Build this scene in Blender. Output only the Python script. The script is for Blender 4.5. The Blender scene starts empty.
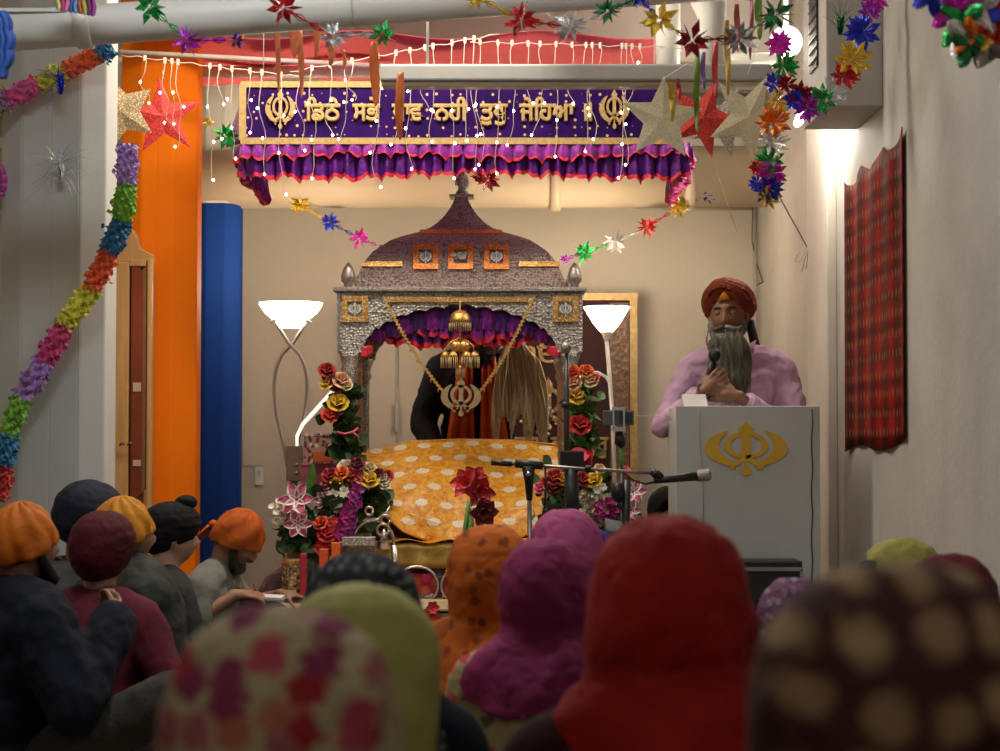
import bpy, math, random
from math import sin, cos, pi, radians as R, atan2, sqrt
from mathutils import Vector, Matrix, Euler
random.seed(7)
S = bpy.context.scene
col = S.collection
V = Vector
CZ = 1.1; F = 2000.0; PITCH = R(2.0)

# ------------------------------------------------------------------ camera
cd = bpy.data.cameras.new('camera'); cam = bpy.data.objects.new('camera', cd); col.objects.link(cam)
cam.location = (0, 0, CZ); cam.rotation_euler = (pi/2 + PITCH, 0, 0)
cd.sensor_width = 36; cd.lens = 72; cd.clip_end = 60
cd.dof.use_dof = True; cd.dof.focus_distance = 8.9; cd.dof.aperture_fstop = 4.2
S.camera = cam

def P(px, py, Y):
    """world point that stands at distance Y and is seen at photo position px, py"""
    a = (px - 500) / F; b = (375.5 - py) / F
    cy = cos(PITCH) - b * sin(PITCH); cz = sin(PITCH) + b * cos(PITCH)
    t = Y / cy
    return V((a * t, Y, CZ + cz * t))
def M(px, Y): return px * Y / F          # metres for so many pixels at distance Y

# ------------------------------------------------------------------ materials
def _new(name):
    m = bpy.data.materials.new(name); m.use_nodes = True
    nt = m.node_tree; b = nt.nodes['Principled BSDF']
    return m, nt, b
def nd(nt, typ, **kw):
    n = nt.nodes.new(typ)
    for k, v in kw.items(): setattr(n, k, v)
    return n
def coords(nt, scale=(1, 1, 1), rot=(0, 0, 0), kind='Object', loc=(0, 0, 0)):
    tc = nd(nt, 'ShaderNodeTexCoord'); mp = nd(nt, 'ShaderNodeMapping')
    mp.inputs['Scale'].default_value = scale; mp.inputs['Rotation'].default_value = rot; mp.inputs['Location'].default_value = loc
    nt.links.new(tc.outputs[kind], mp.inputs[0]); return mp.outputs[0]
def ramp(nt, src, stops, interp='LINEAR'):
    r = nd(nt, 'ShaderNodeValToRGB'); r.color_ramp.interpolation = interp
    els = r.color_ramp.elements
    while len(els) < len(stops): els.new(0.5)
    for e, (p, c) in zip(els, stops):
        e.position = p; e.color = (*c, 1) if len(c) == 3 else c
    nt.links.new(src, r.inputs[0]); return r.outputs[0]
def mix(nt, fac, a, b, mode='MIX'):
    n = nd(nt, 'ShaderNodeMix', data_type='RGBA', blend_type=mode)
    for s, v in ((n.inputs[0], fac), (n.inputs[6], a), (n.inputs[7], b)):
        if hasattr(v, 'links'): nt.links.new(v, s)
        else: s.default_value = v if not isinstance(v, tuple) else ((*v, 1) if len(v) == 3 else v)
    return n.outputs[2]
def math_(nt, op, a, b=0.0, c=None):
    n = nd(nt, 'ShaderNodeMath', operation=op)
    for i, v in enumerate((a, b) if c is None else (a, b, c)):
        if hasattr(v, 'links'): nt.links.new(v, n.inputs[i])
        else: n.inputs[i].default_value = v
    return n.outputs[0]
def noise(nt, vec, scale, detail=3, rough=.5, dist=0):
    n = nd(nt, 'ShaderNodeTexNoise'); n.inputs['Scale'].default_value = scale
    n.inputs['Detail'].default_value = detail; n.inputs['Roughness'].default_value = rough; n.inputs['Distortion'].default_value = dist
    nt.links.new(vec, n.inputs[0]); return n.outputs[0]
def voro(nt, vec, scale, rand=1, out=0, feature='F1'):
    n = nd(nt, 'ShaderNodeTexVoronoi', feature=feature); n.inputs['Scale'].default_value = scale
    n.inputs['Randomness'].default_value = rand
    nt.links.new(vec, n.inputs[0]); return n.outputs[out]
def bump(nt, b, h, strength=.3, dist=.01):
    n = nd(nt, 'ShaderNodeBump'); n.inputs['Strength'].default_value = strength; n.inputs['Distance'].default_value = dist
    nt.links.new(h, n.inputs['Height']); nt.links.new(n.outputs[0], b.inputs['Normal'])
_mc = {}
def mat(c, rough=.6, metal=0, var=.12, vs=12, bs=40, bstr=.15, bd=.004, em=0, sheen=0, coat=0, trans=0, stretch=(1, 1, 1), alpha=1):
    key = ('m', c, rough, metal, var, vs, bs, bstr, em, sheen, coat, trans, stretch, alpha)
    if key in _mc: return _mc[key]
    m, nt, b = _new('mat_%d' % len(_mc))
    v = coords(nt, stretch)
    lo = tuple(max(0, x * (1 - var)) for x in c); hi = tuple(min(1, x * (1 + var)) for x in c)
    cc = ramp(nt, noise(nt, v, vs), [(.3, lo), (.7, hi)])
    nt.links.new(cc, b.inputs['Base Color'])
    b.inputs['Roughness'].default_value = rough; b.inputs['Metallic'].default_value = metal
    b.inputs['Sheen Weight'].default_value = sheen; b.inputs['Coat Weight'].default_value = coat
    b.inputs['Transmission Weight'].default_value = trans
    if alpha < 1: b.inputs['Alpha'].default_value = alpha
    if bstr: bump(nt, b, noise(nt, v, bs, 4), bstr, bd)
    if em:
        b.inputs['Emission Color'].default_value = (*c, 1); b.inputs['Emission Strength'].default_value = em
    _mc[key] = m; return m
def cloth(c, var=.18, rough=.85, fold=18, bstr=.4, weave=True, sheen=.0, c2=None):
    key = ('c', c, var, rough, fold, bstr, c2)
    if key in _mc: return _mc[key]
    m, nt, b = _new('cloth_%d' % len(_mc)); v = coords(nt)
    c2 = c2 or tuple(x * (1 - 2 * var) for x in c)
    nt.links.new(ramp(nt, noise(nt, v, fold * .6, 4), [(.3, c2), (.65, c)]), b.inputs['Base Color'])
    b.inputs['Roughness'].default_value = rough; b.inputs['Sheen Weight'].default_value = sheen; b.inputs['Specular IOR Level'].default_value = .25
    h = math_(nt, 'ADD', noise(nt, v, fold, 2, .4, .6), math_(nt, 'MULTIPLY', noise(nt, v, 400, 2), .08))
    bump(nt, b, h, bstr, .03)
    _mc[key] = m; return m
def foil(c):
    c = tuple(min(1, x * 1.15 + .0) for x in c)
    key = ('f', c)
    if key in _mc: return _mc[key]
    m, nt, b = _new('foil_%d' % len(_mc)); v = coords(nt)
    nt.links.new(ramp(nt, noise(nt, v, 60), [(.3, tuple(x * .6 for x in c)), (.6, c)]), b.inputs['Base Color'])
    b.inputs['Metallic'].default_value = .5; b.inputs['Roughness'].default_value = .24
    bump(nt, b, noise(nt, v, 90, 2), .6, .01)
    _mc[key] = m; return m
def glitter(c, c2=None, scale=500, metal=.35, rough=.45):
    key = ('g', c, c2, scale, metal)
    if key in _mc: return _mc[key]
    m, nt, b = _new('glitter_%d' % len(_mc)); v = coords(nt)
    c2 = c2 or tuple(min(1, x * 1.6 + .08) for x in c)
    nt.links.new(ramp(nt, voro(nt, v, scale, 1, 1), [(.25, tuple(x * .75 for x in c)), (.6, c), (.85, c2)]), b.inputs['Base Color'])
    b.inputs['Metallic'].default_value = metal; b.inputs['Roughness'].default_value = rough
    bump(nt, b, voro(nt, v, scale), .5, .002)
    _mc[key] = m; return m
def spots(base, dots, scale=14, size=.3, rand=.6, soft=.06, c3=None, stretch=(1, 1, 1), bstr=.3, rough=.85, var=.25, petal=.25):
    """cloth printed with blobs; dots = list of colours picked per blob"""
    m, nt, b = _new('print_%d' % len(_mc)); _mc[('s', len(_mc))] = m
    v = coords(nt, stretch, (pi/2, 0, 0))
    n1 = nd(nt, 'ShaderNodeTexNoise'); n1.inputs['Scale'].default_value = scale * 2; nt.links.new(v, n1.inputs[0])
    va = nd(nt, 'ShaderNodeVectorMath', operation='MULTIPLY_ADD'); nt.links.new(n1.outputs[1], va.inputs[0])
    va.inputs[1].default_value = (.28 / scale,) * 3; nt.links.new(v, va.inputs[2])
    vo = nd(nt, 'ShaderNodeTexVoronoi', voronoi_dimensions='2D'); vo.inputs['Scale'].default_value = scale; vo.inputs['Randomness'].default_value = rand
    nt.links.new(va.outputs[0], vo.inputs[0])
    dn = math_(nt, 'ADD', vo.outputs[0], math_(nt, 'MULTIPLY', math_(nt, 'SUBTRACT', noise(nt, v, scale * 3.5, 3, .6), .5), petal))
    f = ramp(nt, dn, [(max(0, size - soft), (1, 1, 1)), (size + soft, (0, 0, 0))])
    st = [((i + .0) / len(dots), d) for i, d in enumerate(dots)]
    sep = nd(nt, 'ShaderNodeSeparateColor'); nt.links.new(vo.outputs[1], sep.inputs[0])
    dc = ramp(nt, sep.outputs[0], st, 'CONSTANT') if len(dots) > 1 else dots[0]
    bc = ramp(nt, noise(nt, v, 9, 3), [(.3, tuple(x * (1 - var) for x in base)), (.7, base)])
    nt.links.new(mix(nt, f, bc, dc), b.inputs['Base Color'])
    b.inputs['Roughness'].default_value = rough; b.inputs['Specular IOR Level'].default_value = .25
    bump(nt, b, noise(nt, v, 16, 2, .4, .5), bstr, .03)
    return m

# ------------------------------------------------------------------ mesh builder
def frame_of(d):
    d = V(d).normalized(); up = V((0, 0, 1)) if abs(d.z) < .95 else V((1, 0, 0))
    a = d.cross(up).normalized(); return a, a.cross(d).normalized()
class MB:
    def __init__(s): s.v = []; s.f = []; s.mi = []
    def add(s, vs, fs, mi=0):
        o = len(s.v); s.v += [V(x) for x in vs]; s.f += [tuple(i + o for i in f) for f in fs]; s.mi += [mi] * len(fs); return s
    def box(s, c, d, rot=None, mi=0):
        c = V(c); h = V(d) / 2; vs = []
        for x in (-1, 1):
            for y in (-1, 1):
                for z in (-1, 1):
                    p = V((x * h.x, y * h.y, z * h.z))
                    if rot: p = rot @ p
                    vs.append(c + p)
        return s.add(vs, [(0, 1, 3, 2), (4, 6, 7, 5), (0, 4, 5, 1), (2, 3, 7, 6), (0, 2, 6, 4), (1, 5, 7, 3)], mi)
    def tube(s, pts, rad, n=10, mi=0, closed=False, flat=1.0):
        pts = [V(p) for p in pts]; k = len(pts)
        if not hasattr(rad, '__len__'): rad = [rad] * k
        vs = []; pa = None
        for i, p in enumerate(pts):
            d = (pts[min(i + 1, k - 1)] - pts[max(i - 1, 0)])
            if d.length < 1e-9: d = V((0, 0, 1))
            d.normalize()
            if pa is None: a, b = frame_of(d)
            else:
                a = (pa - d * pa.dot(d))
                a = a.normalized() if a.length > 1e-6 else frame_of(d)[0]
                b = a.cross(d)
            pa = a
            for j in range(n):
                t = 2 * pi * j / n; vs.append(p + (a * cos(t) + b * sin(t) * flat) * rad[i])
        fs = [(i * n + j, i * n + (j + 1) % n, (i + 1) * n + (j + 1) % n, (i + 1) * n + j) for i in range(k - 1) for j in range(n)]
        fs += [tuple(range(n))[::-1], tuple((k - 1) * n + j for j in range(n))]
        return s.add(vs, fs, mi)
    def ell(s, c, r, rot=None, nu=16, nv=10, mi=0):
        c = V(c)
        if not hasattr(r, '__len__'): r = (r, r, r)
        vs = []; 
        for i in range(1, nv):
            ph = pi * i / nv
            for j in range(nu):
                t = 2 * pi * j / nu
                p = V((r[0] * sin(ph) * cos(t), r[1] * sin(ph) * sin(t), r[2] * cos(ph)))
                vs.append(c + (rot @ p if rot else p))
        for z in (1, -1):
            p = V((0, 0, r[2] * z)); vs.append(c + (rot @ p if rot else p))
        T = (nv - 1) * nu; fs = []
        for i in range(nv - 2):
            for j in range(nu):
                k = (j + 1) % nu; fs.append((i * nu + j, (i + 1) * nu + j, (i + 1) * nu + k, i * nu + k))
        for j in range(nu):
            k = (j + 1) % nu; fs.append((T, j, k)); fs.append((T + 1, (nv - 2) * nu + k, (nv - 2) * nu + j))
        return s.add(vs, fs, mi)
    def cap(s, p, q, r1, r2=None, n=12, mi=0):
        """rounded limb segment"""
        p, q = V(p), V(q); r2 = r1 if r2 is None else r2
        d = q - p; L = max(d.length, 1e-6); d /= L
        pts = []; rr = []
        for a in (-85, -60, -30): pts.append(p + d * r1 * sin(R(a))); rr.append(r1 * cos(R(a)))
        pts.append(p); rr.append(r1); pts.append(q); rr.append(r2)
        for a in (30, 60, 85): pts.append(q + d * r2 * sin(R(a))); rr.append(r2 * cos(R(a)))
        a, b = frame_of(d); vs = []; k = len(pts)
        for i in range(k):
            for j in range(n):
                t = 2 * pi * j / n; vs.append(pts[i] + (a * cos(t) + b * sin(t)) * rr[i])
        fs = [(i * n + j, i * n + (j + 1) % n, (i + 1) * n + (j + 1) % n, (i + 1) * n + j) for i in range(k - 1) for j in range(n)]
        fs += [tuple(range(n))[::-1], tuple((k - 1) * n + j for j in range(n))]
        return s.add(vs, fs, mi)
    def lathe(s, c, prof, n=24, mi=0, rot=None, sq=None):
        """prof: (radius, z) list bottom to top; sq = number of sides for a square plan"""
        c = V(c); vs = []; k = len(prof)
        for r, z in prof:
            for j in range(n):
                t = 2 * pi * (j + .5) / n; p = V((r * cos(t), r * sin(t), z))
                vs.append(c + (rot @ p if rot else p))
        fs = [(i * n + j, i * n + (j + 1) % n, (i + 1) * n + (j + 1) % n, (i + 1) * n + j) for i in range(k - 1) for j in range(n)]
        if prof[0][0] > 1e-5: fs.append(tuple(range(n))[::-1])
        if prof[-1][0] > 1e-5: fs.append(tuple((k - 1) * n + j for j in range(n)))
        return s.add(vs, fs, mi)
    def prism(s, poly, fn, d0, d1, mi=0):
        """poly: 2-D outline; fn(x, z, d) -> point"""
        n = len(poly); vs = [fn(x, z, d0) for x, z in poly] + [fn(x, z, d1) for x, z in poly]
        fs = [tuple(range(n)), tuple(range(2 * n - 1, n - 1, -1))] + [(i, i + n, (i + 1) % n + n, (i + 1) % n) for i in range(n)]
        return s.add(vs, fs, mi)
    def grid(s, fn, nu, nv, mi=0, wrap=False, skip=None):
        vs = [fn(i / nu, j / nv) for j in range(nv + 1) for i in range(nu + (0 if wrap else 1))]
        w = nu if wrap else nu + 1; fs = []
        for j in range(nv):
            for i in range(nu):
                if skip and skip((i + .5) / nu, (j + .5) / nv): continue
                k = (i + 1) % w; fs.append((j * w + i, j * w + k, (j + 1) * w + k, (j + 1) * w + i))
        return s.add(vs, fs, mi)
    def build(s, name, mats, parent=None, local=False, smooth=True, mods=(), thick=0, auto=None):
        me = bpy.data.meshes.new(name)
        off = V((0, 0, 0))
        if parent is not None and not local: off = wloc(parent)
        elif parent is None:
            lo = [min(v[i] for v in s.v) for i in range(3)]; hi = [max(v[i] for v in s.v) for i in range(3)]
            off = V(((lo[0] + hi[0]) / 2, (lo[1] + hi[1]) / 2, lo[2]))
        me.from_pydata([v - off for v in s.v], [], s.f); me.validate()
        o = bpy.data.objects.new(name, me); col.objects.link(o)
        if parent is None: o.location = off
        else: o.parent = parent
        if not isinstance(mats, (list, tuple)): mats = [mats]
        for m in mats: me.materials.append(m)
        if len(mats) > 1 and len(me.polygons) == len(s.mi): me.polygons.foreach_set('material_index', s.mi)
        me.polygons.foreach_set('use_smooth', [smooth] * len(me.polygons))
        if auto is not None: me.set_sharp_from_angle(angle=R(auto))
        if thick:
            md = o.modifiers.new('s', 'SOLIDIFY'); md.thickness = thick; md.offset = 0
        for k in mods: MODS[k[0]](o, *k[1:])
        return o
def wloc(o):
    p = V((0, 0, 0))
    while o is not None: p = p + o.location; o = o.parent
    return p
def m_remesh(o, vox, sm=4):
    md = o.modifiers.new('r', 'REMESH'); md.mode = 'VOXEL'; md.voxel_size = vox; md.use_smooth_shade = True
    if sm: k = o.modifiers.new('k', 'SMOOTH'); k.iterations = sm; k.factor = .5
def m_bevel(o, w, seg=2):
    md = o.modifiers.new('b', 'BEVEL'); md.width = w; md.segments = seg; md.limit_method = 'ANGLE'; md.harden_normals = False
def m_sub(o, n=1): md = o.modifiers.new('u', 'SUBSURF'); md.levels = n; md.render_levels = n
_tex = {}
def m_disp(o, strength, size=.1, typ='CLOUDS'):
    k = (typ, size)
    if k not in _tex:
        t = bpy.data.textures.new('t%d' % len(_tex), typ); t.noise_scale = size; _tex[k] = t
    md = o.modifiers.new('d', 'DISPLACE'); md.texture = _tex[k]; md.strength = strength; md.mid_level = .5; md.texture_coords = 'GLOBAL'
MODS = {'remesh': m_remesh, 'bevel': m_bevel, 'sub': m_sub, 'disp': m_disp}

def tag(o, label=None, cat=None, group=None, kind=None):
    if label: o['label'] = label
    if cat: o['category'] = cat
    if group: o['group'] = group
    if kind: o['kind'] = kind
    return o
def empty(name, loc, label=None, cat=None, group=None, kind=None, rz=0):
    o = bpy.data.objects.new(name, None); col.objects.link(o); o.location = loc; o.rotation_euler = (0, 0, rz)
    o.empty_display_size = .1
    return tag(o, label, cat, group, kind)
def copy_tree(o, parent=None):
    c = o.copy(); col.objects.link(c); c.parent = parent
    for ch in list(o.children): copy_tree(ch, c)
    return c
def text(name, body, m, parent, loc, size, ext=.004, bev=0, rx=pi/2, width=None, height=None, off=0, rz=0, align='CENTER', yal='CENTER', zs=None):
    c = bpy.data.curves.new(name, 'FONT'); c.body = body; c.size = size; c.extrude = ext; c.bevel_depth = bev; c.offset = off
    c.align_x = align; c.align_y = yal; c.resolution_u = 4
    c.resolution_u = 3
    o = bpy.data.objects.new(name, c); col.objects.link(o); c.materials.append(m)
    o.rotation_euler = (rx, 0, rz); o.parent = parent; o.location = V(loc) - (wloc(parent) if parent else V((0, 0, 0)))
    bpy.context.view_layer.update()
    if width: o.scale.x = width / max(o.dimensions.x, 1e-4)
    if zs: o.scale.y = zs
    if height: o.scale.y = height / max(o.dimensions.y, 1e-4)
    bpy.context.view_layer.update()
    me = bpy.data.meshes.new_from_object(o.evaluated_get(bpy.context.evaluated_depsgraph_get()))
    n = bpy.data.objects.new(name, me); col.objects.link(n); n.parent = parent
    n.location = o.location; n.rotation_euler = o.rotation_euler; n.scale = o.scale
    bpy.data.objects.remove(o); n.name = name
    return n

# ------------------------------------------------------------------ khanda emblem: unit 2 wide x 2 high, centred
def khanda(mb, fn, d0, d1, mi=0, hollow=True, wide=1.0):
    """fn(x, z, d) maps unit coords to the world; central sword, ring, two curved swords"""
    e = [0]; dd0 = d1; mb_prism = mb.prism
    def prism(poly, fn_, a, b_, mi=0):
        e[0] += 1; return mb_prism(poly, fn_, a, b_ + (b_ - a) * .05 * (e[0] % 9), mi)
    def arcband(pts_out, pts_in): 
        for i in range(len(pts_out) - 1):
            prism([pts_out[i], pts_out[i + 1], pts_in[i + 1], pts_in[i]], fn, d0, d1, mi)
    # sword
    prism([(0, 1.0), (.12, .8), (.2, .72), (.13, .55), (.1, .2), (.13, -.25), (.07, -.42), (-.07, -.42), (-.13, -.25), (-.1, .2), (-.13, .55), (-.2, .72), (-.12, .8)], fn, d0, d1, mi)
    prism([(-.04, -.4), (.04, -.4), (.05, -.72), (-.05, -.72)], fn, d0, d1, mi)
    prism([(cos(t) * .13, -.85 + sin(t) * .14) for t in [i * pi / 5 for i in range(10)]], fn, d0, d1, mi)
    # ring
    n = 20
    o = [(.52 * cos(i * 2 * pi / n), .12 + .5 * sin(i * 2 * pi / n)) for i in range(n + 1)]
    q = [(.37 * cos(i * 2 * pi / n), .12 + .36 * sin(i * 2 * pi / n)) for i in range(n + 1)]
    arcband(o, q)
    # side swords
    for s in (-1, 1):
        A = []; B = []
        for i in range(13):
            t = i / 12; a = R(62 - 150 * t)
            ro = 1.0 - .02 * t; w = .05 + .30 * sin(pi * min(1, t * 1.02)) ** .7 * (1 if t < .8 else 1)
            cx = .0; x = cos(a) * (.98); z = .02 + sin(a) * .72
            A.append((s * x, z)); B.append((s * (x - w * cos(a) * 1.0), z - w * sin(a) * .8))
        A = [p for p in A if p[0] * s > .14]; B = B[:len(A)]
        arcband(A, B)
        # lower blade to handle crossing centre, with curled grips
        prism([(s * .42, -.52), (s * .3, -.62), (-s * .02, -.42), (s * .08, -.34)], fn, d0, d1, mi)
        k = [(s * .12, -.6), (s * .22, -.5), (s * .38, -.56), (s * .42, -.68), (s * .34, -.78), (s * .24, -.74), (s * .3, -.66), (s * .22, -.62)]
        prism(k, fn, d0, d1, mi)
# ================================================================== figures (template faces +Y, metres)
def Rot(yaw=0, pitch=0, roll=0):
    return Matrix.Rotation(R(yaw), 3, 'Z') @ Matrix.Rotation(-R(pitch), 3, 'X') @ Matrix.Rotation(R(roll), 3, 'Y')
def g2(x, s): return math.exp(-(x / s) ** 2)
def head_mesh(mb, c, rot, s=1.0, nu=44, nv=30, nose=1.0):
    vs = []
    def pt(th, ph):
        x = .076 * sin(ph) * cos(th); y = .097 * sin(ph) * sin(th); z = .118 * cos(ph)
        if z < 0:
            k = (-z / .118); x *= 1 - .26 * k ** 1.6
            if y < 0: y *= 1 - .35 * k
            else: y *= 1 + .06 * k
        if y > 0:
            w = min(1, y / .05)
            y += w * .030 * nose * g2(x, .0125 + .006 * max(0, -z / .04)) * (g2(z + .026, .017) if z < -.026 else g2(z + .026, .034))
            y += w * .006 * g2(z - .032, .011) * g2(x, .05)
            for sx in (-1, 1):
                y -= w * .013 * g2(x - sx * .031, .016) * g2(z - .010, .013)
                y += w * .005 * g2(x - sx * .04, .02) * g2(z + .03, .02)
                y += w * .006 * g2(x - sx * .013, .007) * g2(z + .034, .008)
            y += w * .009 * g2(x, .022) * (g2(z + .055, .007) + g2(z + .069, .007))
            y -= w * .004 * g2(x, .024) * g2(z + .062, .0035)
            y += w * .008 * g2(x, .02) * g2(z + .098, .014)
        return V((x, y, z)) * s
    C = V(c)
    rows = [[C + rot @ pt(2 * pi * j / nu, pi * i / nv) for j in range(nu)] for i in range(1, nv)]
    top = C + rot @ pt(0, 0); bot = C + rot @ pt(0, pi)
    vs = [p for r in rows for p in r] + [top, bot]; T = (nv - 1) * nu; fs = []
    for i in range(nv - 2):
        for j in range(nu):
            k = (j + 1) % nu; fs.append((i * nu + j, (i + 1) * nu + j, (i + 1) * nu + k, i * nu + k))
    for j in range(nu):
        k = (j + 1) % nu; fs.append((T, j, k)); fs.append((T + 1, (nv - 2) * nu + k, (nv - 2) * nu + j))
    mb.add(vs, fs)
    for sx in (-1, 1):
        e = rot @ Matrix.Rotation(sx * R(-18), 3, 'Z')
        mb.ell(C + rot @ V((sx * .078, -.008, -.004)) * s, (.009 * s, .019 * s, .031 * s), e, 12, 8)
        mb.ell(C + rot @ V((sx * .076, -.004, -.028)) * s, (.008 * s, .010 * s, .012 * s), e, 8, 6)
def eyes(root, c, rot, s=1.0, closed=False, iris=(.05, .025, .015)):
    C = V(c)
    for sx in (-1, 1):
        p = C + rot @ V((sx * .031, .076, .010)) * s
        b = MB().ell(p, .0125 * s, rot, 14, 10)
        o = b.build('eye', mat((.75, .72, .68), .25, bstr=0), root, local=True)
        if not closed:
            MB().ell(p + rot @ V((0, .0095, 0)) * s, (.006 * s, .0045 * s, .006 * s), rot, 12, 8).build('iris', mat(iris, .2, bstr=0), o, local=True)
        lid = MB().ell(p + rot @ V((0, .0, .0035 if not closed else .001)) * s, (.0150 * s, .0145 * s, (.0105 if not closed else .0125) * s), rot, 14, 8)
        lid.build('eyelid', SKIN, o, local=True)
def brows(root, c, rot, s, m):
    C = V(c)
    for sx in (-1, 1):
        pts = [C + rot @ V((sx * (.012 + .01 * i), .0965 - .004 * i - .001 * i * i, .029 + .004 * sin(i * .9))) * s for i in range(5)]
        MB().tube(pts, [.002 * s, .0045 * s, .0045 * s, .004 * s, .001 * s], 8).build('eyebrow', m, root, local=True)
def hand(mb, w, d, n, side, curl=(20, 30, 20), s=1.0, spread=4, tcurl=25, index=None):
    """w wrist, d towards the knuckles, n the way the palm faces, side +1/-1 puts the thumb on d x n"""
    w, d, n = V(w), V(d).normalized(), V(n); n = (n - d * n.dot(d)).normalized(); a = d.cross(n) * side
    mb.cap(w - d * .015 * s, w + d * .03 * s, .023 * s, .024 * s)
    L = [.074, .080, .075, .060]
    for i in range(4):
        k = w + (d * (.088 - .004 * abs(i - 1)) + a * (.031 - .0205 * i)) * s
        mb.cap(w + (d * .012 + a * (.016 - .011 * i)) * s, k, .0135 * s, .0105 * s, 10)
        ang = 0; p = k; cu = curl if (index is None or i) else index
        for f, c_ in zip((.46, .30, .24), cu):
            ang += c_
            dd = (d * cos(R(ang)) + n * sin(R(ang)) + a * sin(R(spread * (1.5 - i)))).normalized()
            q = p + dd * L[i] * f * s
            mb.cap(p, q, .0092 * s, .0082 * s, 10); p = q
    mb.cap(w + (d * .04) * s, w + (d * .06 + n * .006) * s, .025 * s, .022 * s)
    b = w + (d * .02 + a * .022 + n * .006) * s
    d1 = (d * .65 + a * .62 + n * .35).normalized(); q = b + d1 * .042 * s
    mb.cap(b, q, .0145 * s, .0115 * s, 10)
    d2 = (d * cos(R(tcurl)) * .9 + a * .25 + n * (.25 + sin(R(tcurl)))).normalized(); q2 = q + d2 * .032 * s
    mb.cap(q, q2, .0108 * s, .0098 * s, 10)
    d3 = (d2 + n * .3).normalized(); mb.cap(q2, q2 + d3 * .024 * s, .0098 * s, .0078 * s, 10)

def joints(lean=8, H=1.0, twist=0, arms='lap', sitting=True, head_f=.03):
    J = {}
    up = V((0, sin(R(lean)), cos(R(lean))))
    J['pel'] = V((0, 0, .12)); J['mid'] = J['pel'] + up * .17; J['che'] = J['pel'] + up * .33
    J['nb'] = J['pel'] + up * .475
    J['shR'] = J['pel'] + up * .425 + V((.175, 0, 0)); J['shL'] = J['pel'] + up * .425 + V((-.175, 0, 0))
    J['head'] = J['nb'] + V((0, head_f, .165))
    for s, k in ((1, 'R'), (-1, 'L')):
        J['el' + k] = V((s * .265, .07 + up.y * .3, .31)); J['wr' + k] = V((s * .09, .30, .21))
        J['hip' + k] = V((s * .09, .03, .10)); J['kn' + k] = V((s * .34, .34, .15)); J['an' + k] = V((-s * .03, .40 + s * .05, .075))
    return J
def torso(mb, J, g=0, bulk=1.0):
    up = (J['nb'] - J['pel']).normalized(); rx = V((1, 0, 0)); ro = Matrix((rx, up.cross(rx), up)).transposed()
    mb.ell(J['pel'], ((.165 + g) * bulk, (.12 + g) * bulk, .12 + g), ro)
    mb.ell(J['mid'], ((.145 + g) * bulk, (.105 + g) * bulk, .16 + g), ro)
    mb.ell(J['che'], ((.165 + g), (.112 + g) * bulk, .17 + g), ro)
    t = V((0, 0, -.02))
    for k in 'RL':
        sh = J['sh' + k]; mb.cap(sh, (sh + J['nb']) / 2 + up * .012, .052 + g, .056 + g); mb.cap((sh + J['nb']) / 2 + up * .012, J['nb'] + up * .005, .054 + g, .05 + g)
        mb.cap(sh + t, J['che'] + (sh - J['che']) * .3, .06 + g, .08 + g); mb.cap(J['mid'] + (sh - J['mid']) * .25 - up * .05, J['che'] + (sh - J['che']) * .5, .08 + g, .09 + g)
def arm(mb, J, k, g=0, to=1.0):
    sh, el, wr = J['sh' + k], J['el' + k], J['wr' + k]
    mb.cap(sh, el, .052 + g, .041 + g)
    if to > 0: mb.cap(el, el + (wr - el) * to, .041 + g, .030 + g * .9)
def leg(mb, J, k, g=0):
    mb.cap(J['hip' + k], J['kn' + k], .088 + g, .062 + g); mb.cap(J['kn' + k], J['an' + k], .06 + g, .042 + g)
SKIN = mat((.30, .155, .095), .55, var=.12, vs=30, bs=120, bstr=.1)
SKIN2 = mat((.42, .25, .17), .55, var=.1, vs=30, bs=120, bstr=.1)
DARKHAIR = mat((.012, .010, .010), .6, var=.3, vs=60, bs=150, bstr=.5, stretch=(1, 1, .2))
def base_person(root, J, hrot, skin=None, vox=.011, hs=1.0, hands=True, handspec=None, standing=False):
    b = MB(); head_mesh(b, J['head'], hrot, hs)
    b.cap(J['nb'] - V((0, 0, .03)), J['head'] + hrot @ V((0, -.02, -.05)), .056, .054)
    torso(b, J, -.012)
    for k in 'RL': arm(b, J, k, -.006); leg(b, J, k, -.01)
    for s, k in ((1, 'R'), (-1, 'L')):
        an = J['an' + k]; fd = J.get('ft' + k, V((-s * .8, .35, -.1)))
        b.cap(an, an + fd.normalized() * .13 + V((0, 0, -.02)), .038, .026)
        if hands:
            w = J['wr' + k]; sp = (handspec or {}).get(k)
            if sp: hand(b, w, *sp)
            else: hand(b, w, V((-s * .8, .5, -.15)), V((0, -.4, -1)), s, (25, 30, 20))
    return b.build('body', skin or SKIN, root, local=True, mods=[('remesh', vox, 2)])
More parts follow.
